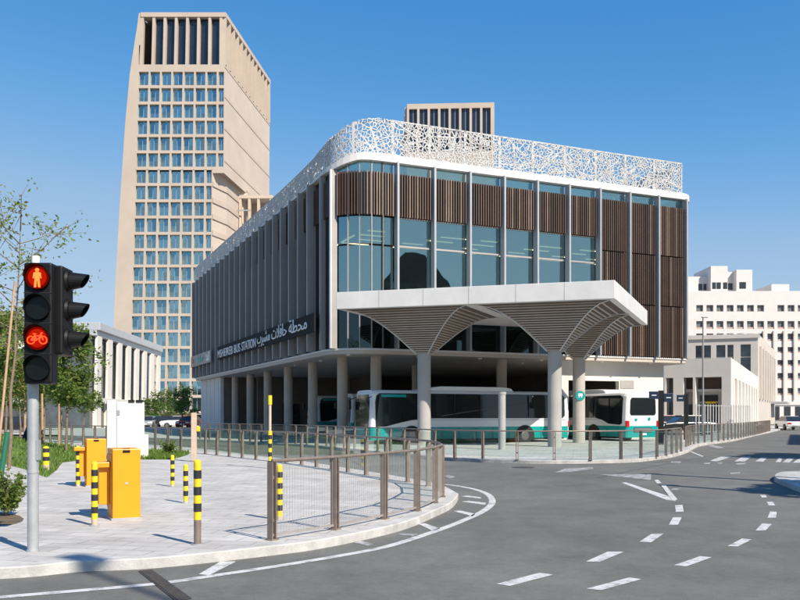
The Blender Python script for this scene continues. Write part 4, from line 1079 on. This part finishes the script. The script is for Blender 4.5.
# windows
wins = []
for j, (r0, r1) in enumerate(uz + lz):
    for i, (k0, k1) in enumerate(up_x if j < 6 else lo_x): wins.append((k0, k1, r0, r1))
vis = [q for q in wins if q[2] < 350]
rest = MB(); WR = random.Random(4); WM = [M['win_blue'], M['fin_metal'], M['win_pale'], M['win_deep']]
for n_, (k0, k1, r0, r1) in enumerate(wins):
    mb = MB() if n_ < 100 else rest
    a, b, c, d = tf(k0, WD, r1), tf(k1, WD, r1), tf(k1, WD, r0), tf(k0, WD, r0)
    km = (k0 + k1) / 2; e_, f_ = tf(km, WD, r1), tf(km, WD, r0); g_ = WR.choice((.35, .5, .62, .8)); rm = r0 + (r1 - r0) * g_
    for ka_, kb_ in ((k0, km), (km, k1)):
        lo_, hi_ = WR.choice(((0, 0), (2, 0), (2, 3), (0, 3), (2, 0), (2, 2)))
        mb.quad(tf(ka_, WD, r1), tf(kb_, WD, r1), tf(kb_, WD, rm), tf(ka_, WD, rm), lo_); mb.quad(tf(ka_, WD, rm), tf(kb_, WD, rm), tf(kb_, WD, r0), tf(ka_, WD, r0), hi_)
    m_ = tf((k0 + k1) / 2, WD - .06, r0); m2 = tf((k0 + k1) / 2, WD - .06, r1); mb.beam(m_, m2, .09, .06, (0, 1, 0), 1)
    if n_ < 100: mb.build('window', WM, tw)
o = rest.build('window_field', WM, tw); o['kind'] = 'stuff'
# low wing right of the tower foot
wg = thing('tower_wing', 'low sand coloured open frame wing beside the tower', 'building', Q(238, 205, 0), 0)
wo_ = Q(238, 205, 0); zt_ = ZV(195, 205)
mb = MB(); mb.bb(0, 9, 6, 16, 0, ZV(200, 205)); mb.bb(-1.5, 8.2, 0, 6, 0, ZV(252, 205)); mb.build('wall', M['stone'], wg)
mb = MB(); mb.bb(0, 8.4, 0, 6, zt_ - .8, zt_); mb.build('roof', M['stone2'], wg)
for x in (.2, 2.4, 4.6, 7.6):
    mb = MB(); mb.bb(x, x + .6, .1, 1.2, ZV(252, 205), zt_ - .8); mb.build('pier', M['stone2'], wg)
mb = MB(); mb.bb(.8, 7.6, 5.5, 5.9, ZV(252, 205), zt_ - .8); mb.build('back_panel', M['stone'], wg)
mb = MB(); mb.bb(-1.4, 3.2, -1.0, -.9, ZV(212, 205), ZV(210.5, 205)); mb.build('railing', M['fin_metal'], wg)

# second tower behind the station
Y2 = 160.0; t2 = thing('rear_tower', 'sand coloured tower top with dark tall windows behind the station roof', 'tower', Q(407, Y2, 0), R(-3)); s2 = Y2 / F
x1 = (494 - 407) * s2; ztop = ZV(104, Y2)
mb = MB(); ops = [(10.45 * k * s2 + .38, 10.45 * (k + 1) * s2 - .06) for k in range(8)]
grid_wall(mb, ops, [(ztop - 9, ztop - .95)], 0, x1, 0, ztop, .6, 0)
mb.quad((0, 0, 0), (-2.2, 22, 0), (-2.2, 22, ztop), (0, 0, ztop)); mb.quad((x1, 0, 0), (x1, 22, 0), (x1, 22, ztop), (x1, 0, ztop)); mb.quad((0, 0, ztop), (x1, 0, ztop), (x1, 22, ztop), (-2.2, 22, ztop)); mb.quad((-2.2, 22, 0), (x1, 22, 0), (x1, 22, ztop), (-2.2, 22, ztop))
for k in range(5): mb.box((-.1 - 1.4 * (k + .5) / 5, 2 + 4 * k, ztop - 4), (.5, .5, 8))
mb.build('wall', M['stone'], t2)
for a, b in ops:
    mb = MB(); mb.bb(a, b, .55, .6, ztop - 9, ztop - .95); mb.bb((a + b) / 2 - .04, (a + b) / 2 + .04, .48, .55, ztop - 9, ztop - .95, 1); mb.build('window', [M['navy'], M['fin_metal']], t2)
mb = MB(); mb.bb(5, 7, 3, 6, ztop, ztop + .7); mb.build('roof_unit', M['stone2'], t2)

# ------------------------------------------------------------------ white colonnade building on the left
pc0 = Q(92, 95, 0); pc1 = Q(157, 129, 0); ang = math.atan2(pc1.y - pc0.y, pc1.x - pc0.x); Lc = (pc1 - pc0).length
cb = thing('colonnade_building', 'white low building with tall slanted fins and grey flat roof', 'building', pc0, ang)
H0 = ZV(322, 95)
# in the local frame +x runs away from the camera, the street side is -y
mb = MB(); mb.bb(0, Lc, -.9, 20, H0 - .9, H0); mb.bb(0, Lc, -.5, .3, H0 - 1.5, H0 - .9); mb.build('roof', M['pale_metal'], cb, .05)
mb = MB(); mb.bb(.5, Lc - .3, .6, 19, 0, H0 - .9); mb.build('wall', M['win_grey'], cb)
mb = MB(); mb.bb(0, Lc, -.8, .59, 2.9, 3.5); mb.build('ledge', M['white_wall'], cb)
nf = 8
for i in range(nf):
    x = 1.0 + (Lc - 2) * i / (nf - 1); mb = MB(); mb.hexa([(x - .8, -.45, 3.5), (x + 1.0, -.45, 3.5), (x + 1.0, -.15, 3.5), (x - .8, -.15, 3.5)], [(x - .5, -.5, H0 - 1.5), (x + 1.3, -.5, H0 - 1.5), (x + 1.3, -.2, H0 - 1.5), (x - .5, -.2, H0 - 1.5)]); mb.build('fin', M['white_wall'], cb)
    mb = MB(); mb.bb(x - .8, x + 1.0, -.45, .0, 0, 2.9); mb.build('pier', M['white_wall'], cb)
# its other front runs left behind the trees
cw_ = thing('white_block', 'white block with tall fins behind the young trees on the left', 'building', Q(86, 96, 0), R(180 + 6))
mb = MB(); mb.bb(.5, 40, -12, -1.4, 0, 9.0); mb.build('wall', M['win_grey'], cw_)
mb = MB(); mb.bb(0, 40, -12, .4, 9.0, 9.9); mb.bb(0, 40, -1.4, .4, 2.9, 3.4); mb.build('roof', M['white_wall'], cw_)
for i in range(18):
    mb = MB(); mb.bb(.3 + 2.2 * i, 1.2 + 2.2 * i, -1.3, .2, 3.4, 9.0); mb.build('fin', M['white_wall'], cw_)
    if i % 2 == 0: mb = MB(); mb.bb(.3 + 2.2 * i, 1.4 + 2.2 * i, -1.3, .2, 0, 2.9); mb.build('pier', M['off_white'], cw_)

# ------------------------------------------------------------------ buildings on the right
# pavilion
pv = P(731, 434, 0); Yp = 72.0; pv = Q(731, Yp, 0); zp = ZV(357.5, Yp)
pa = Q(664, Yp * 1.04, 0); angp = math.atan2(pv.y - pa.y, pv.x - pa.x); Lp = (pv - pa).length
pav = thing('pavilion', 'white single storey pavilion with deep parapet and slender side piers', 'pavilion', pa, angp)
pend = Q(758, F * (zp - EYE) / (HV - 377), 0); dside = (pend - pv); c_, s_ = math.cos(angp), math.sin(angp)
sx, sy = dside.x * c_ + dside.y * s_, -dside.x * s_ + dside.y * c_
zo = ZV(376.5, Yp)
mb = MB(); mb.hexa([(0, 0, zo), (Lp, 0, zo), (Lp + sx, sy, zo), (sx, sy, zo)], [(0, 0, zp), (Lp, 0, zp), (Lp + sx, sy, zp), (sx, sy, zp)]); mb.build('parapet', M['white_wall'], pav)
fx = lambda u: (u - 664) / (731 - 664) * Lp
mb = MB(); 
for a, b in ((664, 666), (673.5, 684), (693.5, 696), (722, 731)): mb.bb(fx(a), fx(b) - .002, .003, .9, 0, zo)
mb.bb(fx(684), fx(731) - .9, .9, 1.2, ZV(391, Yp), ZV(388.5, Yp)); mb.build('pier', M['white_wall'], pav)
mb = MB(); mb.hexa([(0, 1.1, 0), (Lp - .6, 1.1, 0), (Lp + sx - .8, sy, 0), (sx, sy, 0)], [(0, 1.1, zo), (Lp - .6, 1.1, zo), (Lp + sx - .8, sy, zo), (sx, sy, zo)]); mb.build('inner_wall', M['beige'], pav)
for a, b, v0, v1, m in ((666.5, 673, 377, 424, 'win_grey'), (684.5, 693, 377, 388, 'slat_b'), (696.5, 721.5, 377, 388, 'slat_b'), (698, 716, 394.5, 401, 'win_dark'), (685, 693, 404, 428, 'win_grey'), (698, 706, 403, 430, 'win_grey'), (708, 716, 403, 430, 'win_dark')):
    mb = MB(); mb.bb(fx(a), fx(b), 1.02, 1.09, ZV(v1, Yp), ZV(v0, Yp)); mb.build('window', M[m], pav)
mb = MB(); mb.bb(fx(704), fx(715), .98, 1.01, ZV(403.2, Yp), ZV(401.2, Yp)); mb.build('sign_strip', M['yellow'], pav)
dv = Vector((sx, sy, 0)); 
for i in range(9):
    p = Vector((Lp, 0, 0)) + dv * ((i + .25) / 9) ; mb = MB(); mb.box((p.x - .35, p.y + .9, zo / 2), (.7, 1.9, zo), math.atan2(sy, sx) - math.pi / 2); mb.build('side_pier', M['white_wall'], pav)
# beige stone building behind it
Yb = 118.0; bo = Q(680, Yb * 1.03, 0); bcn = Q(758, Yb, 0); angb = math.atan2(bcn.y - bo.y, bcn.x - bo.x); Lb_ = (bcn - bo).length; zb_ = ZV(333.5, Yb)
bb_ = thing('stone_building', 'beige stone building with wide dark windows above the pavilion', 'building', bo, angb)
be = Q(775, F * (zb_ - EYE) / (HV - 351), 0); dd = be - bcn; c_, s_ = math.cos(angb), math.sin(angb); bx, by = dd.x * c_ + dd.y * s_, -dd.x * s_ + dd.y * c_
gx = lambda u: (u - 680) / (758 - 680) * Lb_
ops = [(gx(a), gx(b)) for a, b in ((696, 702.5), (704.5, 711.5), (717, 726), (728, 734), (741, 751))]
mb = MB(); grid_wall(mb, ops, [(ZV(372, Yb), ZV(344, Yb))], 0, Lb_, 0, zb_, .8, 0)
mb.quad((Lb_, 0, 0), (Lb_ + bx, by, 0), (Lb_ + bx, by, zb_), (Lb_, 0, zb_)); mb.quad((0, 0, zb_), (Lb_, 0, zb_), (Lb_ + bx, by, zb_), (bx, by, zb_)); mb.quad((Lb_ + bx, by, 0), (bx, by, 0), (bx, by, zb_), (Lb_ + bx, by, zb_)); mb.quad((0, 0, 0), (bx, by, 0), (bx, by, zb_), (0, 0, zb_))
mb.build('wall', M['beige'], bb_)
mb = MB(); mb.bb(-.2, Lb_ + .25, -.25, -.003, zb_ - .6, zb_ - .1); mb.build('cornice', M['beige'], bb_)
for a, b in ops:
    mb = MB(); mb.bb(a, b, .75, .8, ZV(372, Yb), ZV(344, Yb)); mb.bb(a, b, .68, .75, ZV(357, Yb), ZV(355.8, Yb), 1); mb.build('window', [M['win_grey'], M['beige']], bb_)
for i in range(7):
    t = (i + .6) / 7.3; p = Vector((Lb_ + bx * t, by * t, 0)); mb = MB(); mb.box((p.x + .05, p.y, ZV(372, Yb)), (.5, 1.5, 7.5), math.atan2(by, bx) - math.pi / 2); mb.build('side_pilaster', M['beige'], bb_)
    if i % 2 == 0:
        mb = MB(); mb.box((p.x + .05 , p.y + 2.4, 1.9), (.3, 2.2, 3.8), math.atan2(by, bx) - math.pi / 2); mb.build('side_door', M['win_dark'], bb_)
mb = MB(); mb.box((Lb_ + bx * .82 + 1.2, by * .82, 3.6), (2.6, 9, .35), math.atan2(by, bx) - math.pi / 2); mb.build('awning', M['pale_metal'], bb_)
# large white building at the back
Yw = 215.0; sw = Yw / F; wbo = Q(672, Yw, 0)
wb = thing('white_building', 'large white building with rows of windows and stepped roof blocks', 'building', wbo, 0)
wx = lambda u: (u - 672) * sw; wz = lambda v: ZV(v, Yw)
xe = wx(860)
cols = [(wx(696.3 + 10.15 * k), wx(703.2 + 10.15 * k)) for k in range(16)]
rz_ = [(wz(311.5), wz(305)), (wz(329), wz(321)), (wz(341), wz(333.5)), (wz(353), wz(347)), (wz(366), wz(360)), (wz(380), wz(373)), (wz(395), wz(388))]
skip = set()
for i in range(16):
    for j in range(7):
        if j == 0 and i == 7: skip.add((i, j))
        if j >= 3 and i < 7: skip.add((i, j))
mb = MB(); grid_wall(mb, cols, rz_, 0, xe, 0, wz(291), .7, 0, skip=skip)
mb.quad((0, 0, wz(291)), (xe, 0, wz(291)), (xe, 30, wz(291)), (0, 30, wz(291))); mb.quad((0, 0, 0), (0, 30, 0), (0, 30, wz(291)), (0, 0, wz(291))); mb.quad((0, 30, 0), (xe, 30, 0), (xe, 30, wz(291)), (0, 30, wz(291)))
mb.build('wall', M['off_white'], wb)
first = {}
for j in range(7):
    for i in range(16):
        if (i, j) in skip: continue
        a, b = cols[i]; c, d = rz_[j]
        if j not in first:
            m = MB(); m.bb(0, b - a, .62, .7, 0, d - c, 0); m.bb((b - a) * .5 - .05, (b - a) * .5 + .05, .56, .62, 0, d - c, 1); m.bb(0, b - a, .2, .62, 0, (d - c) * (.22 if j else .0) + .05, 2)
            first[j] = m.build('window', [M['win_far'], M['fin_metal'], M['pinkish']], wb); o = first[j]
        else: o = first[j].copy(); col.objects.link(o)
        o.location = (a, 0, c)
mb = MB(); mb.bb(wx(680), xe, -.3, -.003, wz(405), wz(402)); mb.build('ledge', M['off_white'], wb)
for (a, b, v, y0, y1) in ((690, 713, 274, 4, 14), (713, 730, 265, 1.5, 14), (730, 738, 270, 3, 14), (738, 754, 269, 1.0, 13), (775, 793, 283, 2, 12)):
    m = MB(); m.bb(wx(a), wx(b) - .01, y0, y1, wz(291), wz(v)); m.build('roof_block', M['off_white'], wb)
for (a, b, y0) in ((704, 708, 4), (709, 712, 4), (714.5, 718, 1.5), (718.8, 723, 1.5), (725.5, 729.5, 1.5), (732.5, 737, 3), (741, 747.5, 1.0)):
    m = MB(); m.bb(wx(a), wx(b), y0 - .08, y0 - .003, wz(288), wz(281.5)); m.build('window', M['win_dark'], wb)
for u in (696, 707, 718, 729, 740, 751, 762, 773, 784, 795, 806):
    m = MB(); m.bb(wx(u), wx(u + 6.5), -.06, -.003, .1, 3.6); m.build('shop_window', M['win_dark'], wb)
for u in (762.5, 772.6, 782.8, 793):
    m = MB(); m.bb(wx(u), wx(u + 1.3), -.4, -.003, wz(400), wz(331)); m.build('pilaster', M['beige'], wb)

# ------------------------------------------------------------------ unseen neighbours that shade the street and stand in the glass
ob = thing('corner_block', 'brown apartment block across the street, outside the view', 'building', (32, 12, 0), R(8))
mb = MB(); grid_wall(mb, [(1.5 + 3 * i, 2.9 + 3 * i) for i in range(3)], [(3 + 3.4 * j, 4.8 + 3.4 * j) for j in range(3)], 0, 8, 0, 14, .4, 0, f=lambda x, y, z: (y, 8 - x, z))
mb.quad((0, 0, 0), (7, 0, 0), (7, 0, 14), (0, 0, 14)); mb.quad((0, 8, 0), (7, 8, 0), (7, 8, 14), (0, 8, 14)); mb.quad((0, 0, 14), (7, 0, 14), (5, 4.5, 19), (2, 4.5, 19)); mb.quad((0, 8, 14), (7, 8, 14), (5, 4.5, 19), (2, 4.5, 19)); mb.add([(0, 0, 14), (0, 8, 14), (2, 4.5, 19)], [(0, 1, 2)]); mb.add([(7, 0, 14), (7, 8, 14), (5, 4.5, 19)], [(0, 1, 2)]); mb.quad((7, 0, 0), (7, 8, 0), (7, 8, 14), (7, 0, 14)); mb.bb(.38, .5, .01, 7.99, .1, 13.9, 1)
mb.build('wall', [M['brown_block'], M['win_dark']], ob)
ob2 = thing('street_block', 'pale block on the far side of the side street, outside the view', 'building', (37.3, 51.5, 0), R(-25))
mb = MB(); mb.bb(0, 24, -16, 9, 0, 11); mb.build('wall', M['off_white'], ob2)
mb = MB(); mb.bb(-.3, 24.3, -16.3, 9.3, 11.0, 11.6); mb.build('roof', M['beige'], ob2)

# ------------------------------------------------------------------ trees and plants
def leaves(mb, c, r, n, size, rr, mlist=(0,), squash=1.0):
    for _ in range(n):
        d = Vector((rr.gauss(0, 1), rr.gauss(0, 1), rr.gauss(0, 1)))
        if d.length < .01: continue
        d = d.normalized() * (rr.random() ** .5) * r; d.z *= squash
        p = Vector(c) + d; s = size * rr.uniform(.6, 1.3)
        a = Vector((rr.gauss(0, 1), rr.gauss(0, 1), rr.gauss(0, .6))).normalized(); b = a.cross(Vector((rr.gauss(0, 1), rr.gauss(0, 1), rr.gauss(0, 1)))).normalized()
        m = rr.choice(mlist)
        mb.add([p - a * s, p + b * s * .45, p + a * s, p - b * s * .45], [(0, 1, 2, 3)], m)
def tree(base, h, rad, label, seed, clear=.35, limbs=9, nleaf=90, lsize=.09, clump=.55, lean=(0, 0), trunk_r=.06, mats=('leaf', 'leaf2', 'leaf3'), group='young trees on the left', twigs=3, shape=1.0):
    rr = random.Random(seed); t = thing('tree', label, 'tree', base, rr.uniform(0, 6.28) * 0, group)
    tr = MB(); cr = MB()
    top = Vector((lean[0], lean[1], h))
    spine = [Vector((lean[0] * s + rr.uniform(-.05, .05) * (0 < s < 1), lean[1] * s + rr.uniform(-.05, .05) * (0 < s < 1), h * s)) for s in (0, .15, .3, .45, .6, .75, .9, 1)]
    tr.tube(spine, [trunk_r * (1.15 - s) for s in (0, .15, .3, .45, .6, .75, .9, 1.0)], 9)
    for i in range(limbs):
        s = clear + (1 - clear) * (i + rr.random()) / limbs * .92; k = min(6, int(s * 7)); p = spine[k].lerp(spine[k + 1], min(1, max(0, s * 7 - k)))
        a = i * 2.4 + rr.uniform(-.4, .4); ln = rad * rr.uniform(.6, 1.1) * (1 - .55 * shape * max(0, s - clear) / (1 - clear))
        e = p + Vector((math.cos(a) * ln, math.sin(a) * ln, ln * rr.uniform(.35, .95)))
        m = p.lerp(e, .5) + Vector((0, 0, -.06 * ln)); tr.tube([p, m, e], [trunk_r * .38, trunk_r * .25, .008], 6)
        for j in range(twigs):
            q = p.lerp(e, rr.uniform(.45, 1.0)) ; q2 = q + Vector((rr.gauss(0, .35), rr.gauss(0, .35), rr.gauss(.15, .3))) * rad * .5
            tr.tube([q, q2], [.010, .004], 5)
            leaves(cr, q2, clump * rr.uniform(.6, 1.2), int(nleaf / twigs * rr.uniform(.5, 1.4)), lsize, rr, (0, 0, 1, 1, 2), .85)
            leaves(cr, q, clump * .5, int(nleaf / twigs * .25), lsize, rr, (0, 1, 2), .85)
    tr.build('trunk', M['bark'], t); cr.build('crown', [M[x] for x in mats], t)
    return t
# tall thin sparse tree next to the signal
tree(Q(9, 25, KZ), 7.3, 1.9, 'tall thin sparse leaved tree rising above the traffic signal', 3, .38, 19, 75, .066, .48, (.35, 0), .05, ('leaf2', 'leaf', 'leaf_dry'), twigs=5, shape=.35)
tree(Q(66, 34, KZ), 4.6, 1.15, 'bushy green young tree right of the traffic signal pole', 11, .32, 14, 300, .095, .5, (.15, 0), .05, twigs=4)
tree(Q(44, 40, KZ), 4.9, 1.2, 'bushy young tree directly behind the traffic signal head', 17, .35, 13, 260, .10, .55, (0, 0), .055, twigs=4)
tree(Q(6, 36, KZ), 5.6, 1.5, 'leafy young tree left of the traffic signal at the picture edge', 23, .34, 13, 230, .10, .6, (.1, 0), .06, ('leaf2', 'leaf', 'leaf_dry'), twigs=4)
tree(Q(84, 46, KZ), 3.6, .8, 'small low young tree right of the bushy one, before the white fins', 29, .4, 9, 150, .09, .42, (0, 0), .045)
tree(Q(-20, 33, KZ), 5.2, 1.4, 'young tree at the far left, partly outside the view', 31, .34, 12, 220, .10, .6, (.1, 0), .06)
tree(Q(20, 56, KZ), 4.4, 1.3, 'round young tree farther back on the lawn', 37, .36, 11, 200, .12, .6, (0, 0), .06)
for i, (u, Y, h, r) in enumerate(((182, 96, 4.3, 1.6), (165, 118, 4.2, 1.9), (152, 112, 3.6, 1.6), (30, 80, 5, 1.8), (62, 84, 5.2, 1.9), (-8, 76, 5.5, 2.0))):
    lab = ('street tree against the end wall of the bus station', 'dark street tree between parked cars and the tower foot', 'dark low street tree beside the colonnade building', 'distant tree before the white block, left of the signal pole', 'distant tree before the white block, right of the signal pole', 'distant tree before the white block at the picture edge')[i]
    tree(Q(u, Y, 0), h, r, lab, 41 + i, .25, 9, 150, .16, .8, (0, 0), .09, ('leaf3', 'leaf', 'leaf3'), 'street trees far on the left')
# clipped hedge behind the parked cars
rr = random.Random(5); hd = thing('hedge', 'dark green hedge behind the parked cars at the tower foot', 'hedge', Q(145, 122, 0), 0)
mb = MB(); Lh = Q(193, 122, 0).x - Q(145, 122, 0).x
for i in range(1500):
    c = (rr.uniform(0, Lh), rr.uniform(-.5, .5), rr.uniform(.1, 2.0)); leaves(mb, c, .2, 2, .15, rr, (0, 1, 1))
mb.build('foliage', [M['leaf'], M['leaf3']], hd); mb = MB(); mb.bb(.1, Lh - .1, -.35, .35, 0, 1.7); mb.build('core', M['soil'], hd)
# shrub at the near left
def shrub(base, label, seed, h, n, wd):
    rr = random.Random(seed); t = thing('shrub', label, 'shrub', base); st_ = MB(); lf = MB()
    for i in range(n):
        a = rr.uniform(0, 6.28); d = rr.uniform(.2, 1) * wd; e = Vector((math.cos(a) * d, math.sin(a) * d, h * rr.uniform(.5, 1))); m = e * .5 + Vector((0, 0, .1))
        st_.tube([(0, 0, 0), m, e], [.008, .005, .002], 5)
        for k in range(9):
            p = Vector((0, 0, 0)).lerp(e, .3 + .08 * k); leaves(lf, p, .07, 5, .045, rr, (0, 1, 1))
    st_.build('stems', M['bark'], t); lf.build('foliage', [M['leaf'], M['leaf2']], t); return t
SG = 'low shrubs at the near left'
tag(shrub(P(6, 516, KZ), 'wispy green shrub by the kerb at the lower left edge', 1, .75, 34, .30), group=SG)
tag(shrub(P(-18, 510, KZ), 'shrub beside the wispy one, mostly outside the view', 2, .7, 26, .32), group=SG)
tag(shrub(P(170, 455, KZ), 'low green plant at the foot of the far glass fence', 4, .6, 30, .45), group=SG)
# planting bed, lawn and its gravel path
def px_poly(pts, z): return [P(u, v, z) for u, v in pts]
sheet('planting_bed', px_poly([(-80, 530), (-10, 526), (12, 524.5), (22, 521.5), (24, 518.5), (19, 515.5), (6, 513), (-20, 512.5), (-80, 514)], KZ + .004), KZ + .004, M['soil'])
lawn = px_poly([(-400, 466), (-60, 463.5), (0, 463), (24, 469), (47, 477.5), (57, 470), (62, 462.5), (95, 459), (104, 452), (60, 444), (-60, 439), (-400, 439)], KZ)
def edge_dist(x, y, poly):
    best = 1e9
    for k in range(len(poly)):
        a, b = poly[k], poly[(k + 1) % len(poly)]; dx, dy = b.x - a.x, b.y - a.y
        t = max(0, min(1, ((x - a.x) * dx + (y - a.y) * dy) / (dx * dx + dy * dy + 1e-9))); best = min(best, math.hypot(x - a.x - t * dx, y - a.y - t * dy))
    return best
def mound(x, y):
    t = max(0, min(1, (edge_dist(x, y, lawn) - .3) / 5.5)); return .95 * t * t * (3 - 2 * t)
strip_ = px_poly([(141, 459.5), (172, 459.5), (186, 455.5), (190, 453.2), (141, 450)], KZ)
sheet('verge_soil', strip_, KZ + .004, M['turf'])
def in_poly(x, y, poly):
    c = False; j = len(poly) - 1
    for i in range(len(poly)):
        a, b = poly[i], poly[j]
        if (a.y > y) != (b.y > y) and x < (b.x - a.x) * (y - a.y) / (b.y - a.y) + a.x: c = not c
        j = i
    return c
mb = MB(); ny, nx = 44, 70; gx0, gx1, gy0, gy1 = -34.0, -8.0, min(p.y for p in lawn), 52.0; idx = {}
for a_ in range(nx + 1):
    for b_ in range(ny + 1):
        x, y = gx0 + (gx1 - gx0) * a_ / nx, gy0 + (gy1 - gy0) * b_ / ny
        if in_poly(x, y, lawn): idx[(a_, b_)] = len(mb.v); mb.v.append((x, y, KZ + .003 + mound(x, y)))
for (a_, b_) in list(idx):
    q_ = [(a_, b_), (a_ + 1, b_), (a_ + 1, b_ + 1), (a_, b_ + 1)]
    if all(k in idx for k in q_): mb.f.append([idx[k] for k in q_]); mb.m.append(0); mb.s.append(True)
tag(mb.build('lawn_mound', M['turf']), kind='structure')
sheet('lawn_soil', lawn, KZ + .002, M['turf'])
rr = random.Random(9); g = MB(); cnt = 0
for poly, num in ((lawn, 42000), (strip_, 3500)):
    x0, x1 = max(-36, min(p.x for p in poly)), max(p.x for p in poly); y0, y1 = min(p.y for p in poly), max(p.y for p in poly)
    if poly is lawn: y1 = min(y1, 62)
    for _ in range(num):
        x, y = rr.uniform(x0, x1), y0 + (y1 - y0) * rr.random() ** 1.6
        if not in_poly(x, y, poly): continue
        if x < -.53 * y: continue
        a = rr.uniform(0, 6.28); wv = rr.uniform(.02, .045); hh = rr.uniform(.06, .2); zg = KZ + (mound(x, y) if poly is lawn else 0); dx, dy = math.cos(a) * wv, math.sin(a) * wv
        g.add([(x - dx, y - dy, zg), (x + dx, y + dy, zg), (x + rr.gauss(0, .05), y + rr.gauss(0, .05), zg + hh)], [(0, 1, 2)], rr.choice((0, 0, 1)))
o = g.build('grass', [M['grass'], M['leaf2']]); tag(o, 'green grass of the lawn and verge', 'grass', kind='stuff')
# stakes
SK = 'timber stakes holding the young trees'
def stake(a, b, r, label, m='stake'):
    t = tag(MB_tube(a, b, r, m), label, 'stake', SK); return t
def MB_tube(a, b, r, m):
    a = Vector(a); mb = MB(); mb.tube([Vector((0, 0, 0)), Vector(b) - a], [r, r * .85], 10); return mb.build('tree_stake', M[m], None, 0, a)
stake(Q(-4, 22, KZ), Q(15, 22.4, 5.2), .035, 'long leaning timber stake at the left edge, beside the thin tree')
stake(Q(42.5, 38, KZ), Q(42, 38, 2.6), .06, 'pale timber stake just right of the signal pole')
stake(Q(59, 42, KZ), Q(59, 42, 2.2), .05, 'timber stake behind the stout bollard on the lawn')
stake(Q(25, 40, KZ), Q(25, 40, 3.0), .06, 'timber stake behind the leaning black tube')
tag(MB_tube(P(-3, 502, KZ), P(-3, 502, KZ) + Vector((.14, .1, 1.25)), .05, 'green_post'), 'green tube at the left picture edge', 'tube', None).name = 'plastic_tube'
o = MB_tube(P(21, 451, KZ), P(21, 451, KZ) + Vector((.35, 0, .98)), .15, 'black_soft'); o.name = 'watering_bag'
tag(o, 'black watering bag leaning against a stake on the lawn', 'bag')

# ------------------------------------------------------------------ cars
def make_car(paint_, label, group):
    c = thing('parked_car', label, 'car', (0, 0, 0), 0, group)
    mb = MB(); prof = [(-2.15, .35), (-2.2, .62), (-2.1, .85), (-1.2, .95), (1.1, .98), (2.05, .9), (2.2, .6), (2.15, .35)]
    w0 = .88
    secs = [(-w0, .97), (-w0 + .0, 1), (w0, 1), (w0, .97)]
    mb.hexa([(x, -w0, z) for x, z in prof], [(x, w0, z) for x, z in prof])
    body = mb.build('body', paint_, c, .09)
    cab = [(-1.35, .93), (-.65, 1.42), (1.0, 1.45), (1.85, .96)]
    mb = MB(); n = len(cab)
    mb.hexa([(x, -.80 + .14 * (z - .93) / .5, z) for x, z in cab], [(x, .80 - .14 * (z - .93) / .5, z) for x, z in cab]); mb.build('windows', M['win_dark'], c, .03)
    mb = MB(); mb.bb(-.7, 1.0, -.65, .65, 1.42, 1.475); mb.build('roof', paint_, c, .02)
    for x in (-1.35, 1.35):
        for y in (-.86, .86):
            mb = MB(); mb.tube([(x, y - .09, .33), (x, y + .09, .33)], .33, 16); wl = mb.build('wheel', M['tyre'], c)
            mb = MB(); mb.tube([(x, y - .1, .33), (x, y + .1, .33)], .2, 12); mb.build('rim', M['rim'], wl)
    for y in (-.62, .62):
        mb = MB(); mb.bb(2.1, 2.2, y - .2, y + .2, .62, .8); mb.build('tail_light', M['red'], c)
        mb = MB(); mb.bb(-2.22, -2.1, y - .2, y + .2, .62, .78); mb.build('headlight', M['letter'], c)
    mb = MB(); mb.bb(2.15, 2.215, -.27, .27, .5, .63); mb.build('number_plate', M['letter'], c); mb = MB(); mb.bb(-2.225, -2.15, -.27, .27, .45, .58); mb.build('number_plate', M['letter'], c)
    return c
cg = 'cars parked along the street left of the station'
cp = {'w': mat('white car paint', (.70, .70, .69), .3, var=.02), 'k': mat('black car paint', (.02, .02, .022), .25, var=.05), 's': mat('silver car paint', (.40, .41, .42), .3, metal=.4, var=.03), 'r': mat('red car paint', (.30, .015, .015), .3, var=.05), 't': mat('teal car paint', (.02, .16, .14), .3, var=.05)}
for u, Y, rz, k_, lab, gr in (
    (190, 100, 80, 'r', 'red car parked beside the end wall of the bus station', cg), (179, 103, 10, 'w', 'white car parked next to the red car', cg), (168, 104, 6, 'k', 'black car in the parked row between white and teal cars', cg),
    (157, 106, 4, 't', 'teal car parked at the left end of the row', cg), (148, 103, 95, 's', 'silver car parked beyond the kiosk', cg),
    (10, 74, 8, 'k', 'black car behind the lawn at the left edge', 'cars behind the lawn'),
    (789, 91, -97, 'w', 'white car driving on the side street at the right edge', 'cars on the right'), (687, 66, 5, 'k', 'dark car parked behind the glass fence before the pavilion', 'cars on the right'), (667, 70, 5, 'r', 'red car behind the black direction totem', 'cars on the right')):
    c = make_car(cp[k_], lab, gr); c.location = Q(u, Y, 0 if u > 770 or u < 200 else KZ); c.rotation_euler = (0, 0, R(rz))
# street surface under the left cars
# tree just outside the view on the right: its crown shades the island
tree(Vector((14.3, 13.3, KZ)), 6.4, 1.9, 'leafy street tree at the right, outside the view', 61, .5, 16, 420, .24, .8, (0, 0), .1, group='street trees on the right')
tree(Vector((22.3, 27.6, KZ)), 8.2, 2.6, 'larger leafy street tree at the right, outside the view', 63, .4, 14, 420, .26, 1.0, (0, 0), .12, group='street trees on the right')
